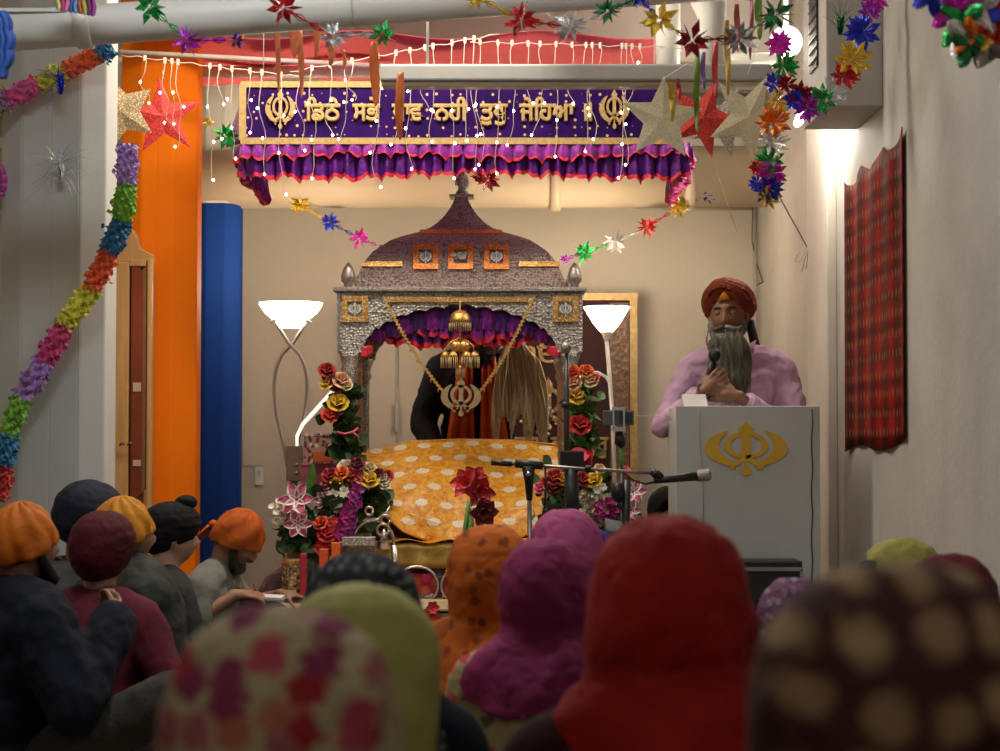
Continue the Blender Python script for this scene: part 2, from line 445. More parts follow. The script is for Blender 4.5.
def scarf(root, c, m, name='headscarf', flare=1.0, length=.38, fold=1.0, ph=0, peak=0, openw=40, hrot=None, size=1.0, narrow=1.0, back=0, smooth_hem=.25):
    prof = [(.142, 0, 0), (.139, .035, .038), (.128, .064, .07), (.105, .090, .100), (.07, .108, .122), (.03, .116, .134), (-.02, .117, .136),
            (-.07, .110, .130), (-.11, .104, .120), (-.145, .115, .122), (-.18, .150, .135), (-.22, .195, .155), (-.27, .232, .175), (-.33, .25, .19), (-.38, .262, .2)]
    C = V(c)
    def fn(u, v):
        th = 2 * pi * u; x = v * (len(prof) - 1); i = min(int(x), len(prof) - 2); f = x - i
        z, rx, ry = [prof[i][k] * (1 - f) + prof[i + 1][k] * f for k in range(3)]
        if z < 0: z *= length / .38
        k = max(0, v - .5) * 2
        nar = 1 + (narrow - 1) * math.exp(-((v - .62) / .17) ** 2)
        rx = rx * (1 + (flare - 1) * k) * nar + .014 * k; ry = ry * (1 + (flare - 1) * k * .8) + .022 * min(1, k * 1.5)
        w = min(1, v * 1.6) * fold
        r = 1 + w * (.030 * sin(3 * th + ph + 4 * v) + .022 * sin(7 * th + 2 * ph - 6 * v) + .016 * sin(12 * th + ph * 3 + 9 * v) * k + .02 * sin(5 * th + 11 * v + ph) * v)
        zz = z + peak * math.exp(-(rx / .08) ** 2) * 1 + .02 * k * sin(4 * th + ph)
        p = V((rx * cos(th) * r, ry * sin(th) * r - .012 - back * k, zz)) * size
        if hrot is not None and v < .55:
            q = hrot @ p; t = min(1, max(0, (.55 - v) / .2)); p = p.lerp(q, t)
        return C + p
    n = len(prof) - 1
    def skip(u, v):
        a = abs(((u * 360 - 90 + 180) % 360) - 180)
        z = v * n
        return a < openw and 3.2 < z < 7.6 + .0 * a
    b = MB(); b.grid(fn, 72, 46, wrap=True, skip=skip)
    return b.build(name, m, root, local=True, thick=.004, mods=[('disp', .016 * fold, .045)])
def turban(root, c, m, r=(.118, .138, .105), hrot=None, up=.055, n=5, name='turban', slope=.55, amp=.045, bulge=.1, closed_top=True, twist=0, front=0, low=.75):
    C = V(c); h = hrot or Matrix.Identity(3)
    def fn(u, v):
        th = 2 * pi * u; ph = pi * (.001 + .998 * v)
        p = V((sin(ph) * cos(th), sin(ph) * sin(th), cos(ph)))
        a = abs(((u * 360 - 90 + twist + 180) % 360) - 180) / 180
        s = p.z + slope * a * (1.0 - abs(p.z)) - (.25 * a)
        t = (s * n) % 1.0
        rid = (1 - (1 - t) ** 3) * amp * min(1, sin(ph) * 1.8)
        k = 1 + rid + bulge * p.z * sin(ph)
        x, y, z = p.x * r[0] * k, p.y * r[1] * k, p.z * r[2] * (1 if p.z > 0 else low)
        z += (.022 * max(0, p.y) * (1 if p.z < 0 else .3) - .03 * max(0, -p.y) * (1 if p.z < .2 else .2))
        if front:
            k2 = max(0, p.y) * (1 if p.z < .1 else .5); z += front * k2 * g2(p.x, .45) - front * .5 * abs(p.x) ** 2 * (1 if p.z < 0 else .3)
        if p.z > .5: z -= .012 * g2(p.x, .12) * (p.z - .5)
        return C + h @ V((x, y - .008, z + up))
    b = MB(); b.grid(fn, 80, 48, wrap=True)
    return b.build(name, m, root, local=True)
def patka(root, c, m, hrot=None, tails=True, s=1.0, name='head_cloth', ph=0):
    C = V(c); h = hrot or Matrix.Identity(3)
    def fn(u, v):
        th = 2 * pi * u; f = sin(th)
        lim = .60 + (.055 if f < 0 else 0) * -f - .12 * max(0, f)
        a = pi * lim * v
        w = .006 * sin(5 * th + 7 * v + ph) * v + .004 * sin(11 * th - 9 * v)
        p = V((sin(a) * cos(th) * (.0905 + w), sin(a) * sin(th) * (.108 + w) - .006, cos(a) * (.127 + w)))
        return C + h @ (p * s)
    b = MB(); b.grid(fn, 56, 26, wrap=True); o = b.build(name, m, root, local=True, thick=.005)
    if tails:
        k = MB(); k0 = C + h @ (V((0, -.122, -.01)) * s)
        k.ell(k0, (.026 * s, .02 * s, .017 * s), h, 12, 8)
        for sx in (-1, 1):
            def tf(u, v, sx=sx):
                w = .014 + .03 * v
                return k0 + h @ (V((sx * (.01 + .045 * v) + (u - .5) * w * 2, -.012 - .02 * v + .006 * sin(8 * u + 5 * v), -.13 * v - .01)) * s)
            k.grid(tf, 6, 10)
        k.build('knot', m, root, local=True, thick=.003)
    return o
def garment(root, J, m, name='shirt', g=.016, sleeves=1.0, vox=.012, bulk=1.0, disp=.012, skirt=False, dsize=.07):
    b = MB(); torso(b, J, g, bulk)
    for k in 'RL': arm(b, J, k, g, sleeves)
    if skirt:
        b.ell(J['pel'] + V((0, .06, -.01)), (.27, .26, .12))
    return b.build(name, m, root, local=True, mods=[('remesh', vox, 5), ('disp', disp, dsize)])
def trousers(root, J, m, g=.018, vox=.013, name='trousers'):
    b = MB(); b.ell(J['pel'] - V((0, 0, .01)), (.185, .15, .11))
    for k in 'RL': leg(b, J, k, g)
    return b.build(name, m, root, local=True, mods=[('remesh', vox, 5), ('disp', .015, .08)])
def strands(mb, fn, n, k=8, r=.0012):
    for _ in range(n):
        a = random.random(); b_ = random.random()
        mb.tube([fn(a, b_, i / k) for i in range(k + 1)], [r * (1 - .6 * i / k) for i in range(k + 1)], 3)

def seat_at(name_label, px, py_top, Y, rz, head_h=.905, group=None, dx=0):
    """root on the floor so that the figure's head top (head_h in the template) is seen at px, py_top; returns root, scale"""
    t = P(px, py_top, Y); s = t.z / head_h
    e = empty('person', (t.x, Y, 0), name_label, 'person', group, rz=R(rz)); e.scale = (s, s, s)
    return e
def align_head(e, J, px, Y, py=None):
    """slide the figure over the floor so that its head, not its hips, is seen at px"""
    h = J['head']; s = e.scale.x; a = e.rotation_euler.z; t = P(px, 500, Y)
    e.location.x = t.x - s * (cos(a) * h.x - sin(a) * h.y); e.location.y = Y - s * (sin(a) * h.x + cos(a) * h.y)
# ================================================================== the room
WALLC = (.62, .58, .50)
def wall_mat(c, dirt=.25, boards=0, stain=(.30, .24, .17), vs=2.2):
    m, nt, b = _new('wallpaint_%d' % len(_mc)); _mc[('w', len(_mc))] = m
    v = coords(nt); big = noise(nt, v, vs, 5, .6, .3)
    c1 = ramp(nt, big, [(.35, tuple(x * (1 - dirt * .35) for x in c)), (.6, c)])
    st = coords(nt, (9, 9, .7)); s2 = ramp(nt, noise(nt, st, 2.5, 6, .65), [(.62, (0, 0, 0)), (.78, (1, 1, 1))])
    c2 = mix(nt, math_(nt, 'MULTIPLY', s2, dirt * .7), c1, stain)
    h = noise(nt, v, 35, 4)
    if boards:
        sx = nd(nt, 'ShaderNodeSeparateXYZ'); nt.links.new(v, sx.inputs[0])
        fr = math_(nt, 'FRACT', math_(nt, 'MULTIPLY', sx.outputs[0], boards)); gr = ramp(nt, fr, [(0, (0, 0, 0)), (.03, (1, 1, 1)), (.97, (1, 1, 1)), (1, (0, 0, 0))])
        h = math_(nt, 'ADD', math_(nt, 'MULTIPLY', h, .25), gr)
    nt.links.new(c2, b.inputs['Base Color']); b.inputs['Roughness'].default_value = .7; b.inputs['Specular IOR Level'].default_value = .15
    bump(nt, b, h, .3, .006); return m
W_BACK = wall_mat((.60, .55, .46), .15); W_RIGHT = wall_mat((.52, .50, .46), .45); W_CEIL = wall_mat((.66, .62, .55), .1)
BOARD_W = wall_mat((.56, .57, .54), .12, 9); BOARD_O = wall_mat((1.0, .22, .004), .08, 11, (.55, .09, .005)); BOARD_B = wall_mat((.006, .045, .26), .10, 0, (.01, .02, .12))
WHITE = mat((.72, .71, .66), .45, var=.05, vs=4); GREY = mat((.45, .44, .42), .5, var=.08)
def slab(name, lo, hi, m, kind='structure', bev=0, parent=None, label=None, cat=None):
    lo, hi = V(lo), V(hi)
    o = MB().box((lo + hi) / 2, hi - lo).build(name, m, parent, smooth=False, mods=[('bevel', bev, 2)] if bev else ())
    return tag(o, label, cat, kind=kind)
XR = 1.545; YB = 12.0
slab('floor', (-3.2, -1.5, -.1), (XR + .1, YB + .1, 0), None or mat((.16, .13, .11), .8, var=.25, vs=5, bs=200, bstr=.4))
slab('wall_back', (-3.2, YB, 0), (XR + .1, YB + .1, 3.6), W_BACK)
slab('wall_right', (XR, -1.5, 0), (XR + .1, YB, 3.6), W_RIGHT)
slab('wall_left', (-3.2, -1.5, 0), (-3.1, YB, 3.6), W_BACK)
slab('wall_rear', (-3.2, -1.6, 0), (XR + .1, -1.5, 3.6), W_BACK)
slab('ceiling', (-3.2, -1.5, 3.5), (XR + .1, YB + .1, 3.6), W_CEIL)
slab('baseboard_back', (-3.1, YB - .02, 0), (XR, YB, .12), WHITE)
slab('baseboard_right', (XR - .015, -1.5, 0), (XR, YB - .02, .12), WHITE)
# ceiling beams crossing the bay behind the banner
for i, y in enumerate((10.55, 11.5)):
    slab('ceiling_beam', (-3.1, y, 3.16), (XR, y + .14, 3.5), W_CEIL, bev=.01)
# columns: boarded, with chamfered corners
def column(px0, px1, Y, m, top=3.5, ch=.28, cap=None, paint_top=None):
    a, b = P(px0, 400, Y).x, P(px1, 400, Y).x; w = b - a; c = ch * w; d = w * .9
    poly = [(a, Y + c * .6), (a + c, Y), (b - c, Y), (b, Y + c * .6), (b, Y + d - c), (b - c, Y + d), (a + c, Y + d), (a, Y + d - c)]
    pt = paint_top or top
    o = MB().prism(poly, lambda x, y, z: V((x, y, z)), 0, pt).build('column', m, None, smooth=False, mods=[('bevel', .008, 2)])
    tag(o, kind='structure')
    if paint_top:
        u = MB().prism(poly, lambda x, y, z: V((x, y, z)), pt + .001, top).build('column_head', WHITE, o, smooth=False)
    return o
tag(column(-4, 102, 7.8, BOARD_W, ch=.22), 'wide white boarded column at the far left', 'column')
tag(column(117, 194, 9.6, BOARD_O, ch=.30), 'bright orange boarded column', 'column')
tag(column(190, 238.5, 11.3, BOARD_B, ch=.30, paint_top=P(0, 203, 11.3).z), 'deep blue column in front of the cream back wall', 'column')
# rear door in the back wall
slab('door_1', (P(343, 0, 11.98).x, 11.965, .02), (P(396, 0, 11.98).x, 11.998, P(0, 305, 11.98).z), wall_mat((.60, .55, .46), .1), bev=.004)
D1 = bpy.data.objects['door_1']
hh = MB().box(P(396.5, 418, 11.95), (.022, .025, .17)); hh.build('latch', GREY, D1, smooth=False, mods=[('bevel', .004, 2)])
MB().box((P(396.5, 340, 11.985).x, 11.985, .99), (.012, .02, 1.9)).build('edge_strip', mat((.42, .39, .34), .5), D1, smooth=False)
# big beige duct on the back wall with joint collars
q0, q1 = P(60, 176, 11.3), P(772, 170, 11.3)
du = MB().tube([V((-3.1, 11.4, q0.z)), V((XR - .02, 11.4, q0.z + .01))], .175, 40); duct = du.build('duct', mat((.50, .40, .28), .6, var=.06, vs=3), None)
tag(duct, 'fat beige painted duct running along the back wall below the ceiling', 'duct', kind='structure')
for px in (556, 690):
    x = P(px, 170, 11.3).x; MB().tube([V((x - .03, 11.4, q0.z)), V((x + .03, 11.4, q0.z))], .188, 40).build('collar', mat((.50, .40, .28), .6, var=.06, vs=3), duct)
slab('trim_1', (-3.1, 11.55, P(0, 152, 11.55).z), (XR, 11.65, P(0, 146, 11.55).z + .05), WHITE, bev=.01)
# thin service pipes at the right end of the back wall
def pipe(name, pts, r, m, label, cat='pipe', kind='structure', n=16):
    return tag(MB().tube(pts, r, n).build(name, m), label, cat, kind=kind)
BE = mat((.40, .36, .29), .55, var=.08)
pipe('pipe', [P(608, 196, 11.9), P(628, 203, 11.9), P(757, 202, 11.9)], .014, BE, 'thin beige service pipe under the duct, upper one of two')
pipe('pipe', [P(618, 200, 11.9), P(640, 209, 11.9), P(757, 208, 11.9)], .012, BE, 'thin beige service pipe under the duct, lower one of two')
pipe('pipe', [P(755.5, 196, 11.88), P(755.5, 452, 11.88)], .012, BE, 'thin upright pipe in the corner of the back wall')
# big white drain pipe close overhead, with a collar
a, b = P(-60, 36, 6.75), P(790, -25, 6.75)
dd = (b - a).normalized()
pp = MB().tube([a + dd * ((-3.1 - a.x) / dd.x), b + dd * ((XR - b.x) / dd.x)], .0685, 36).build('pipe', WHITE)
tag(pp, 'thick white drain pipe crossing overhead from left to right', 'pipe', kind='structure')
def on(px): return a + (b - a) * ((px + 60) / 850)
MB().tube([on(76), on(77), on(91), on(92)], [.072, .079, .079, .072], 36).build('collar', WHITE, pp)
MB().tube([on(352), on(354)], [.071, .071], 36).build('collar', mat((.55, .54, .5), .5), pp)
MB().box(on(25) + V((0, -.055, .055)), (.30, .02, .012)).build('cable_clip', WHITE, pp, smooth=False)
# branch elbows hanging at top right
pl = mat((.80, .78, .72), .35, var=.04)
pipe('pipe', [P(572, -8, 6.9), P(560, -2, 7.6), P(556, 4, 8.4)], .06, pl, 'short white branch pipe dropping behind the drain pipe', n=24)
pipe('pipe', [P(668, -30, 8.8), P(668, 78, 8.8)], .055, pl, 'upright white pipe behind the gold foil star', n=24)
pipe('pipe', [P(700, -40, 8.5), P(708, -5, 8.5), P(712, 18, 8.5), P(712, 76, 8.5)], [.085, .085, .06, .055], pl, 'upright white pipe with a funnel joint behind the dark red foil star', n=24)
pipe('pipe', [P(722, 62, 8.9), P(775, 60, 8.9)], .035, pl, 'short level white pipe stub behind the grey foil star', n=20)
# long grey lamp housing in front of the banner
g0, g1 = P(380, 77, 8.45), P(772, 74, 8.45)
hs = empty('ceiling_lamp_housing', (g0 + g1) / 2, 'long grey strip-light housing hanging in front of the purple banner', 'lamp housing')
gz = lambda t: g0.lerp(g1, t)
c = (g0 + g1) / 2; L = (g1 - g0).length
MB().box(c + V((0, .05, .012)), (L, .12, .075)).build('housing', mat((.27, .265, .25), .5, var=.05), hs, smooth=False, mods=[('bevel', .012, 3)])
MB().box(c + V((0, .05, -.034)), (L - .01, .09, .02)).build('diffuser', mat((.42, .37, .26), .4, var=.05), hs, smooth=False, mods=[('bevel', .006, 2)])
for t in (.12, .88): MB().tube([gz(t) + V((0, .05, .04)), V((gz(t).x, g0.y + .05, 3.5))], .006, 8).build('rod', GREY, hs)
# pink pipe rail at left, behind the fairy lights
pipe('pipe', [P(120, 52, 9.2), P(382, 66, 9.4)], .012, mat((.62, .50, .44), .5), 'thin pale rail above the left end of the banner')
pipe('pipe', [P(200, 72, 10.2), P(385, 72, 10.2)], .03, mat((.60, .50, .45), .5), 'pinkish level pipe above the left end of the banner', n=20)
# red ceiling canopy cloth
def cn(u, v):
    x = -1.75 + 2.62 * u; y = 9.35 + 1.2 * v
    return V((x, y, 3.03 + .05 * sin(pi * v) + .03 * sin(6 * pi * u) * sin(pi * v) + (.02 * sin(19 * u + 3 * v))))
cc = MB().grid(cn, 60, 20).build('ceiling_canopy_cloth', cloth((.80, .14, .15), .06, fold=6), None, thick=.004)
tag(cc, 'coral red cloth stretched below the ceiling above the purple banner', 'cloth')
# bulkhead unit on the right wall
bz = P(850, 129, 8.6).z
bk = empty('wall_air_unit', (1.43, 8.3, bz), 'boxy pale air unit high on the wall with a black side grille', 'air unit')
MB().box((1.43, 8.32, bz + .35), (.23, .60, .70)).build('casing', W_RIGHT, bk, smooth=False, mods=[('bevel', .006, 2)])
MB().box((1.312, 8.30, bz + .41), (.012, .20, .42)).build('grille', mat((.012, .012, .012), .5), bk, smooth=False)
for k in range(9): MB().box((1.306, 8.30, bz + .235 + k * .044), (.012, .19, .004)).build('slat', mat((.05, .05, .05), .4), bk, smooth=False)
# pilaster by the bright lamp
slab('trim_2', (XR - .045, 9.15, 0), (XR, 9.75, P(0, 129, 9.2).z + .5), wall_mat((.66, .62, .54), .3), bev=.006)
def wobble(px, y0, y1, Y, k=9, amp=1.3): return [P(px + amp * sin(i * 2.1 + px), y0 + (y1 - y0) * i / k, Y) for i in range(k + 1)]
BLACK = mat((.012, .012, .013), .45); CORD = mat((.06, .055, .05), .6)
def on_right(px, py):   # point on the right wall seen at px, py
    Y = (XR - .004) * F / (px - 500); return P(px, py, Y)
tag(MB().tube([on_right(813 + .8 * sin(i), 128 + 48 * i) for i in range(11)], .0035, 6).build('cable', CORD), 'thin dark cable running down the wall, nearer the corner', 'cable')
tag(MB().tube([on_right(830 + 1.2 * sin(i * 1.7), 118 + 48 * i) for i in range(11)], .0035, 6).build('cable', CORD), 'thin dark cable running down the wall, nearer the red hanging', 'cable')
tag(MB().tube([P(753, 196, 11.8), P(752, 240, 11.85), P(756, 262, 11.9), P(763, 282, 11.6), P(757, 285, 11.6)], .004, 6).build('cable', CORD), 'short dark wire dangling in the back corner above the speaker', 'cable')
# light switch and paper plate on the back wall
sw = empty('light_switch', P(259, 476, 11.98), 'small cream light switch low on the back wall beside the blue column', 'switch')
MB().box(P(259, 476, 11.985), (.05, .02, .11)).build('plate', WHITE, sw, smooth=False, mods=[('bevel', .004, 2)])
MB().box(P(259, 473, 11.97), (.012, .012, .03)).build('rocker', GREY, sw, smooth=False)
slab('trim_3', tuple(P(243, 466, 11.99)), tuple(P(266, 441, 11.995)), W_BACK)

# ---------------------------------------------------------------- lamps
def light(kind, name, loc, power, colr, size=.1, rot=None, sy=None, parent=None):
    l = bpy.data.lights.new(name, kind); l.energy = power; l.color = colr
    if kind == 'AREA':
        l.size = size
        if sy: l.shape = 'RECTANGLE'; l.size_y = sy
    else: l.shadow_soft_size = size
    o = bpy.data.objects.new(name, l); col.objects.link(o); o.location = V(loc) - (wloc(parent) if parent else V((0, 0, 0)))
    if parent: o.parent = parent
    if rot: o.rotation_euler = rot
    return o
WARM = (1, .80, .56)
def emis(c, s):
    m, nt, b = _new('glow'); b.inputs['Base Color'].default_value = (*c, 1); b.inputs['Emission Color'].default_value = (*c, 1)
    nt.links.new(math_(nt, 'MULTIPLY', ramp(nt, noise(nt, coords(nt), 3), [(.3, (.9, .9, .9)), (.7, (1, 1, 1))]), s), b.inputs['Emission Strength']); return m
STEEL = mat((.55, .52, .48), .3, .8, var=.05, bstr=.05)
# left: twin-stem uplighter with glass bowl
Yl = 10.7; zl = lambda py: P(0, py, Yl).z
xl = P(292, 0, Yl).x
fl = empty('floor_lamp', (xl, Yl, 0), 'twin-stem uplighter with a glowing glass bowl left of the silver canopy', 'lamp')
prof = [(.035, zl(323)), (.10, zl(319)), (.140, zl(313)), (.168, zl(305)), (.170, zl(303)), (.160, zl(305)), (.13, zl(311)), (.05, zl(318))]
MB().lathe((xl, Yl, 0), prof, 40).build('bowl', emis((1, .90, .74), 7), fl)
MB().tube([V((xl, Yl, zl(328))), V((xl, Yl, zl(323)))], [.055, .07], 24).build('bowl_base', emis((1, .88, .7), 3.2), fl)
for s in (-1, 1):
    MB().box(V((xl + s * .095, Yl - .02, zl(321))), (.05, .02, .012), Matrix.Rotation(s * .5, 3, 'Y')).build('bracket', STEEL, fl, smooth=False, mods=[('bevel', .003, 2)])
    pts = []
    for i in range(15):
        t = i / 14; py = 322 + t * 150
        off = s * (15 * (1 - t / .16) if t < .16 else -17 * sin(pi * min(1, (t - .16) / .84) ** .62) - 1.6 * (t > .9))
        pts.append(V((xl + M(off + 0, Yl), Yl + s * .02, zl(py))))
    MB().tube(pts, .0095, 10).build('stem', STEEL, fl)
MB().box(V((P(296.5, 0, Yl).x, Yl, zl(480) / 2 + zl(446) / 2)), (.085, .06, M(36, Yl))).build('control_box', mat((.36, .31, .25), .5, .3), fl, smooth=False, mods=[('bevel', .005, 2)])
for k in (465, 473): MB().ell(P(296.5, k, Yl - .035), .010, None, 10, 8).build('knob', STEEL, fl)
MB().tube([V((xl + .02, Yl, .02)), V((xl + .02, Yl, zl(480)))], .02, 14).build('post', STEEL, fl)
MB().lathe((xl + .02, Yl, 0), [(.15, 0), (.15, .02), (.03, .035)], 32).build('foot', STEEL, fl)
MB().tube([P(297, 446, Yl - .03), P(297, 436, Yl - .03), P(303, 424, Yl - .03), P(334, 390, Yl - .06)], [.008, .009, .010, .011], 12).build('reading_arm', emis((1, .93, .8), .9), fl)
light('POINT', 'lamp_light', (xl, Yl, zl(296)), 22, WARM, .12, parent=fl)
# right: cone uplighter with a side reading lamp
Yr = 10.95; zr = lambda py: P(0, py, Yr).z
xr = P(606, 0, Yr).x
fr = empty('floor_lamp', (xr + .03, Yr, 0), 'cone-shaded uplighter with a curved side reading lamp, in front of the maroon hanging', 'lamp')
MB().lathe((xr, Yr, 0), [(.035, zr(332)), (.075, zr(323)), (.127, zr(307)), (.122, zr(307)), (.07, zr(322)), (.03, zr(330))], 40).build('shade', emis((1, .91, .76), 8), fr)
MB().lathe((xr, Yr, 0), [(.012, zr(341)), (.028, zr(334)), (.038, zr(331))], 24).build('shade_holder', mat((.75, .68, .56), .4), fr)
MB().tube([V((xr, Yr, zr(340))), P(613, 420, Yr), V((P(617, 0, Yr).x, Yr, .03))], .0115, 12).build('pole', mat((.66, .63, .58), .35), fr)
MB().lathe((P(617, 0, Yr).x, Yr, 0), [(.15, 0), (.15, .02), (.03, .035)], 32).build('foot', STEEL, fr)
MB().tube([P(611, 392, Yr), P(610, 384, Yr), P(606, 377, Yr), P(598, 372.5, Yr), P(590, 372.5, Yr - .02), P(580, 377, Yr - .05), P(569, 380, Yr - .08)], .0085, 10).build('side_arm', mat((.72, .69, .64), .35), fr)
rt = Matrix.Rotation(R(-38), 3, 'Y') @ Matrix.Rotation(R(25), 3, 'X')
MB().lathe(P(566, 380, Yr - .1), [(.066, -.075), (.062, -.045), (.045, -.01), (.02, .012)], 28, rot=rt).build('reading_shade', emis((1, .93, .8), 6), fr)
light('POINT', 'lamp_light', (xr, Yr, zr(297)), 20, WARM, .12, parent=fr)
light('POINT', 'lamp_light', P(558, 392, Yr - .15), 3, WARM, .05, parent=fr)
# bright bulb below the air unit and globe near the ceiling
b1 = empty('wall_lamp', P(801, 116, 8.75), 'small blazing lamp tucked beneath the left edge of the air unit', 'lamp')
MB().ell(P(801, 117, 8.75), (.022, .03, .05), Matrix.Rotation(.5, 3, 'Y'), 20, 14).build('bulb', emis((1, .95, .85), 14), b1)
MB().tube([P(803, 104, 8.75), P(806, 96, 8.75)], .018, 14).build('socket', WHITE, b1)
MB().tube([P(806, 96, 8.75), P(811, 80, 8.75)], .006, 8).build('bracket', WHITE, b1)
light('POINT', 'lamp_light', P(803, 133, 9.0), 9, (1, .93, .78), .05, parent=b1)
b2 = empty('globe_lamp', P(786, 42, 9.6), 'round glowing globe lamp near the ceiling at the upper right', 'lamp')
MB().ell(P(786, 42, 9.6), .078, None, 28, 18).build('globe', emis((1, .95, .85), 6), b2)
MB().tube([P(786, 27, 9.6), V((P(786, 27, 9.6).x, 9.6, 3.5))], .012, 10).build('stem', WHITE, b2)
light('POINT', 'lamp_light', P(776, 50, 9.2), 14, (1, .93, .8), .1, parent=b2)
# unseen ceiling panels, added to light the columns, right wall and near heads
for (x, y, w, p, c_) in ((-.3, 8.1, 1.0, 34, (1, .90, .76)), (-1.1, 5.3, .9, 22, (.95, .98, 1)), (.9, 5.4, .9, 8, (.99, .98, .98)), (-.2, .6, .9, 11, (1, .95, .88)), (-1.15, 8.35, .5, 16, (1, .86, .66))):
    cp = empty('added_ceiling_panel', (x, y, 3.48), 'flat square unseen panel added to light the hall', 'ceiling light', group='unseen panels added to light the hall')
    MB().box((x, y, 3.485), (w, w * .5, .03)).build('frame', WHITE, cp, smooth=False)
    light('AREA', 'added_panel_light', (x, y, 3.44), p, c_, w, None, w * .5, parent=cp)
pn = empty('added_pendant', (.15, 5.0, 2.86), 'round white glowing globe, unseen, added over the seated crowd', 'lamp')  # out-of-view globe added to light the stars and other front-facing surfaces
MB().ell((.15, 5.0, 2.98), .11, None, 28, 18).build('globe', emis((1, .95, .86), 5), pn)
MB().tube([V((.15, 5.0, 3.08)), V((.15, 5.0, 3.5))], .008, 8).build('cord', WHITE, pn)
light('POINT', 'lamp_light', (.15, 5.0, 2.84), 13, (1, .96, .9), .12, parent=pn)
w = bpy.data.worlds.new('world'); S.world = w; w.use_nodes = True
w.node_tree.nodes['Background'].inputs[0].default_value = (.6, .62, .7, 1); w.node_tree.nodes['Background'].inputs[1].default_value = .02
S.view_settings.view_transform = 'Standard'; S.view_settings.look = 'None'; S.view_settings.gamma = 1; S.view_settings.exposure = .35
S.view_settings.use_curve_mapping = False
S.cycles.max_bounces = 6; S.cycles.diffuse_bounces = 4; S.cycles.glossy_bounces = 3; S.cycles.transparent_max_bounces = 6
S.cycles.use_denoising = True; S.cycles.sample_clamp_indirect = 4; S.cycles.caustics_reflective = False; S.cycles.caustics_refractive = False
# ================================================================== silver canopy (palki)
YP = 9.3; PD = .95; XC = P(460, 0, YP).x
def silver(name, scale, c=(.46, .44, .40), met=.72, rough=.36, bricks=True):
    m, nt, b = _new(name); v = coords(nt)
    vo = voro(nt, v, scale, .8); n2 = noise(nt, v, scale * 2.2, 3)
    vb = coords(nt, (1, 1, 1), (pi/2, 0, 0))
    br = nd(nt, 'ShaderNodeTexBrick'); nt.links.new(vb, br.inputs[0]); br.inputs['Scale'].default_value = 14
    br.inputs['Mortar Size'].default_value = .03; br.inputs['Row Height'].default_value = .3; br.inputs['Brick Width'].default_value = .8
    h = math_(nt, 'ADD', math_(nt, 'MULTIPLY', vo, 1.0), math_(nt, 'MULTIPLY', n2, .8)); h = math_(nt, 'SUBTRACT', h, math_(nt, 'MULTIPLY', br.outputs[1], .5))
    cc = ramp(nt, vo, [(.05, tuple(x * 1.35 for x in c)), (.45, c), (.8, tuple(x * .45 for x in c))])
    nt.links.new(cc, b.inputs['Base Color']); b.inputs['Metallic'].default_value = met; b.inputs['Roughness'].default_value = rough
    bump(nt, b, h, .8, .006); return m
SILV = silver('embossed_silver', 75); SILVF = silver('fine_silver', 130); SILVR = silver('dome_silver', 90, (.40, .30, .27))
GOLD = mat((.78, .47, .14), .35, .85, var=.2, vs=90, bs=160, bstr=.7, bd=.003)
GOLDFOIL = glitter((.72, .38, .10), (1, .75, .35), 160, .7, .3)
GOLDCLOTH = mat((.50, .33, .13), .5, .35, var=.2, vs=60, bs=300, bstr=.4)
ORNG = glitter((.75, .20, .04), (1, .45, .12), 200, .5, .35)
Zp = lambda py: P(460, py, YP).z
pk = empty('canopy_shrine', (XC, YP + PD / 2, 0), 'silver embossed domed canopy on four posts over the yellow draped book', 'shrine')
hw = lambda px: M(px, YP)
# roof: curved four sided dome
prof = [(287, 106), (282, 105.5), (274, 102), (265, 98), (257, 92.5), (251, 87), (245, 78), (240, 70), (236, 58), (232, 43), (229.5, 36), (227, 30), (222, 23), (216, 17), (208, 11), (200, 7), (197, 6)]
def dome_depth(w): return (PD * .5 - .03) * (.25 + .75 * w / hw(106))
def roof(mb, prof, n=6):
    rows = []
    for py, wpx in prof:
        d = dome_depth(hw(wpx)); yc = YP + PD / 2; w = M(wpx, yc - d); z = P(460, py, yc - d).z
        row = []
        for (x0, y0), (x1, y1) in (((-1, -1), (1, -1)), ((1, -1), (1, 1)), ((1, 1), (-1, 1)), ((-1, 1), (-1, -1))):
            for i in range(n):
                t = i / n; row.append(V((XC + w * (x0 + (x1 - x0) * t), yc + d * (y0 + (y1 - y0) * t), z)))
        rows.append(row)
    N = len(rows[0]); vs = [p for r in rows for p in r]
    fs = [(i * N + j, i * N + (j + 1) % N, (i + 1) * N + (j + 1) % N, (i + 1) * N + j) for i in range(len(rows) - 1) for j in range(N)]
    fs += [tuple(range(N))[::-1], tuple((len(rows) - 1) * N + j for j in range(N))]
    mb.add(vs, fs)
b = MB(); roof(b, prof); b.build('dome', SILVR, pk, auto=50)
def roof_y(py, off=.004):
    for (a0, w0), (a1, w1) in zip(prof, prof[1:]):
        if a1 <= py <= a0:
            w = w0 + (w1 - w0) * (a0 - py) / (a0 - a1); return YP + PD / 2 - dome_depth(hw(w)) - off
    return YP
def Q(px, py, off):   # on the front slope of the dome
    y = roof_y(py, off); return V((XC + M(px - 460, y), y, P(460, py, y).z))
def dband(px0, px1, py0, py1, m, name, off=.006, n=4):
    mb = MB(); mb.grid(lambda u, v: Q(px0 + (px1 - px0) * u, py1 + (py0 - py1) * v, off), n, 3); return mb.build(name, m, pk, smooth=False, thick=.006)
dband(419, 501, 230, 233.5, ORNG, 'stripe'); dband(362, 402, 261.5, 266.5, GOLDFOIL, 'stripe'); dband(519, 560, 261.5, 266.5, GOLDFOIL, 'stripe')
SREL = mat((.62, .60, .56), .25, .9, var=.05); SMAT = mat((.72, .70, .66), .5, .25, var=.05)
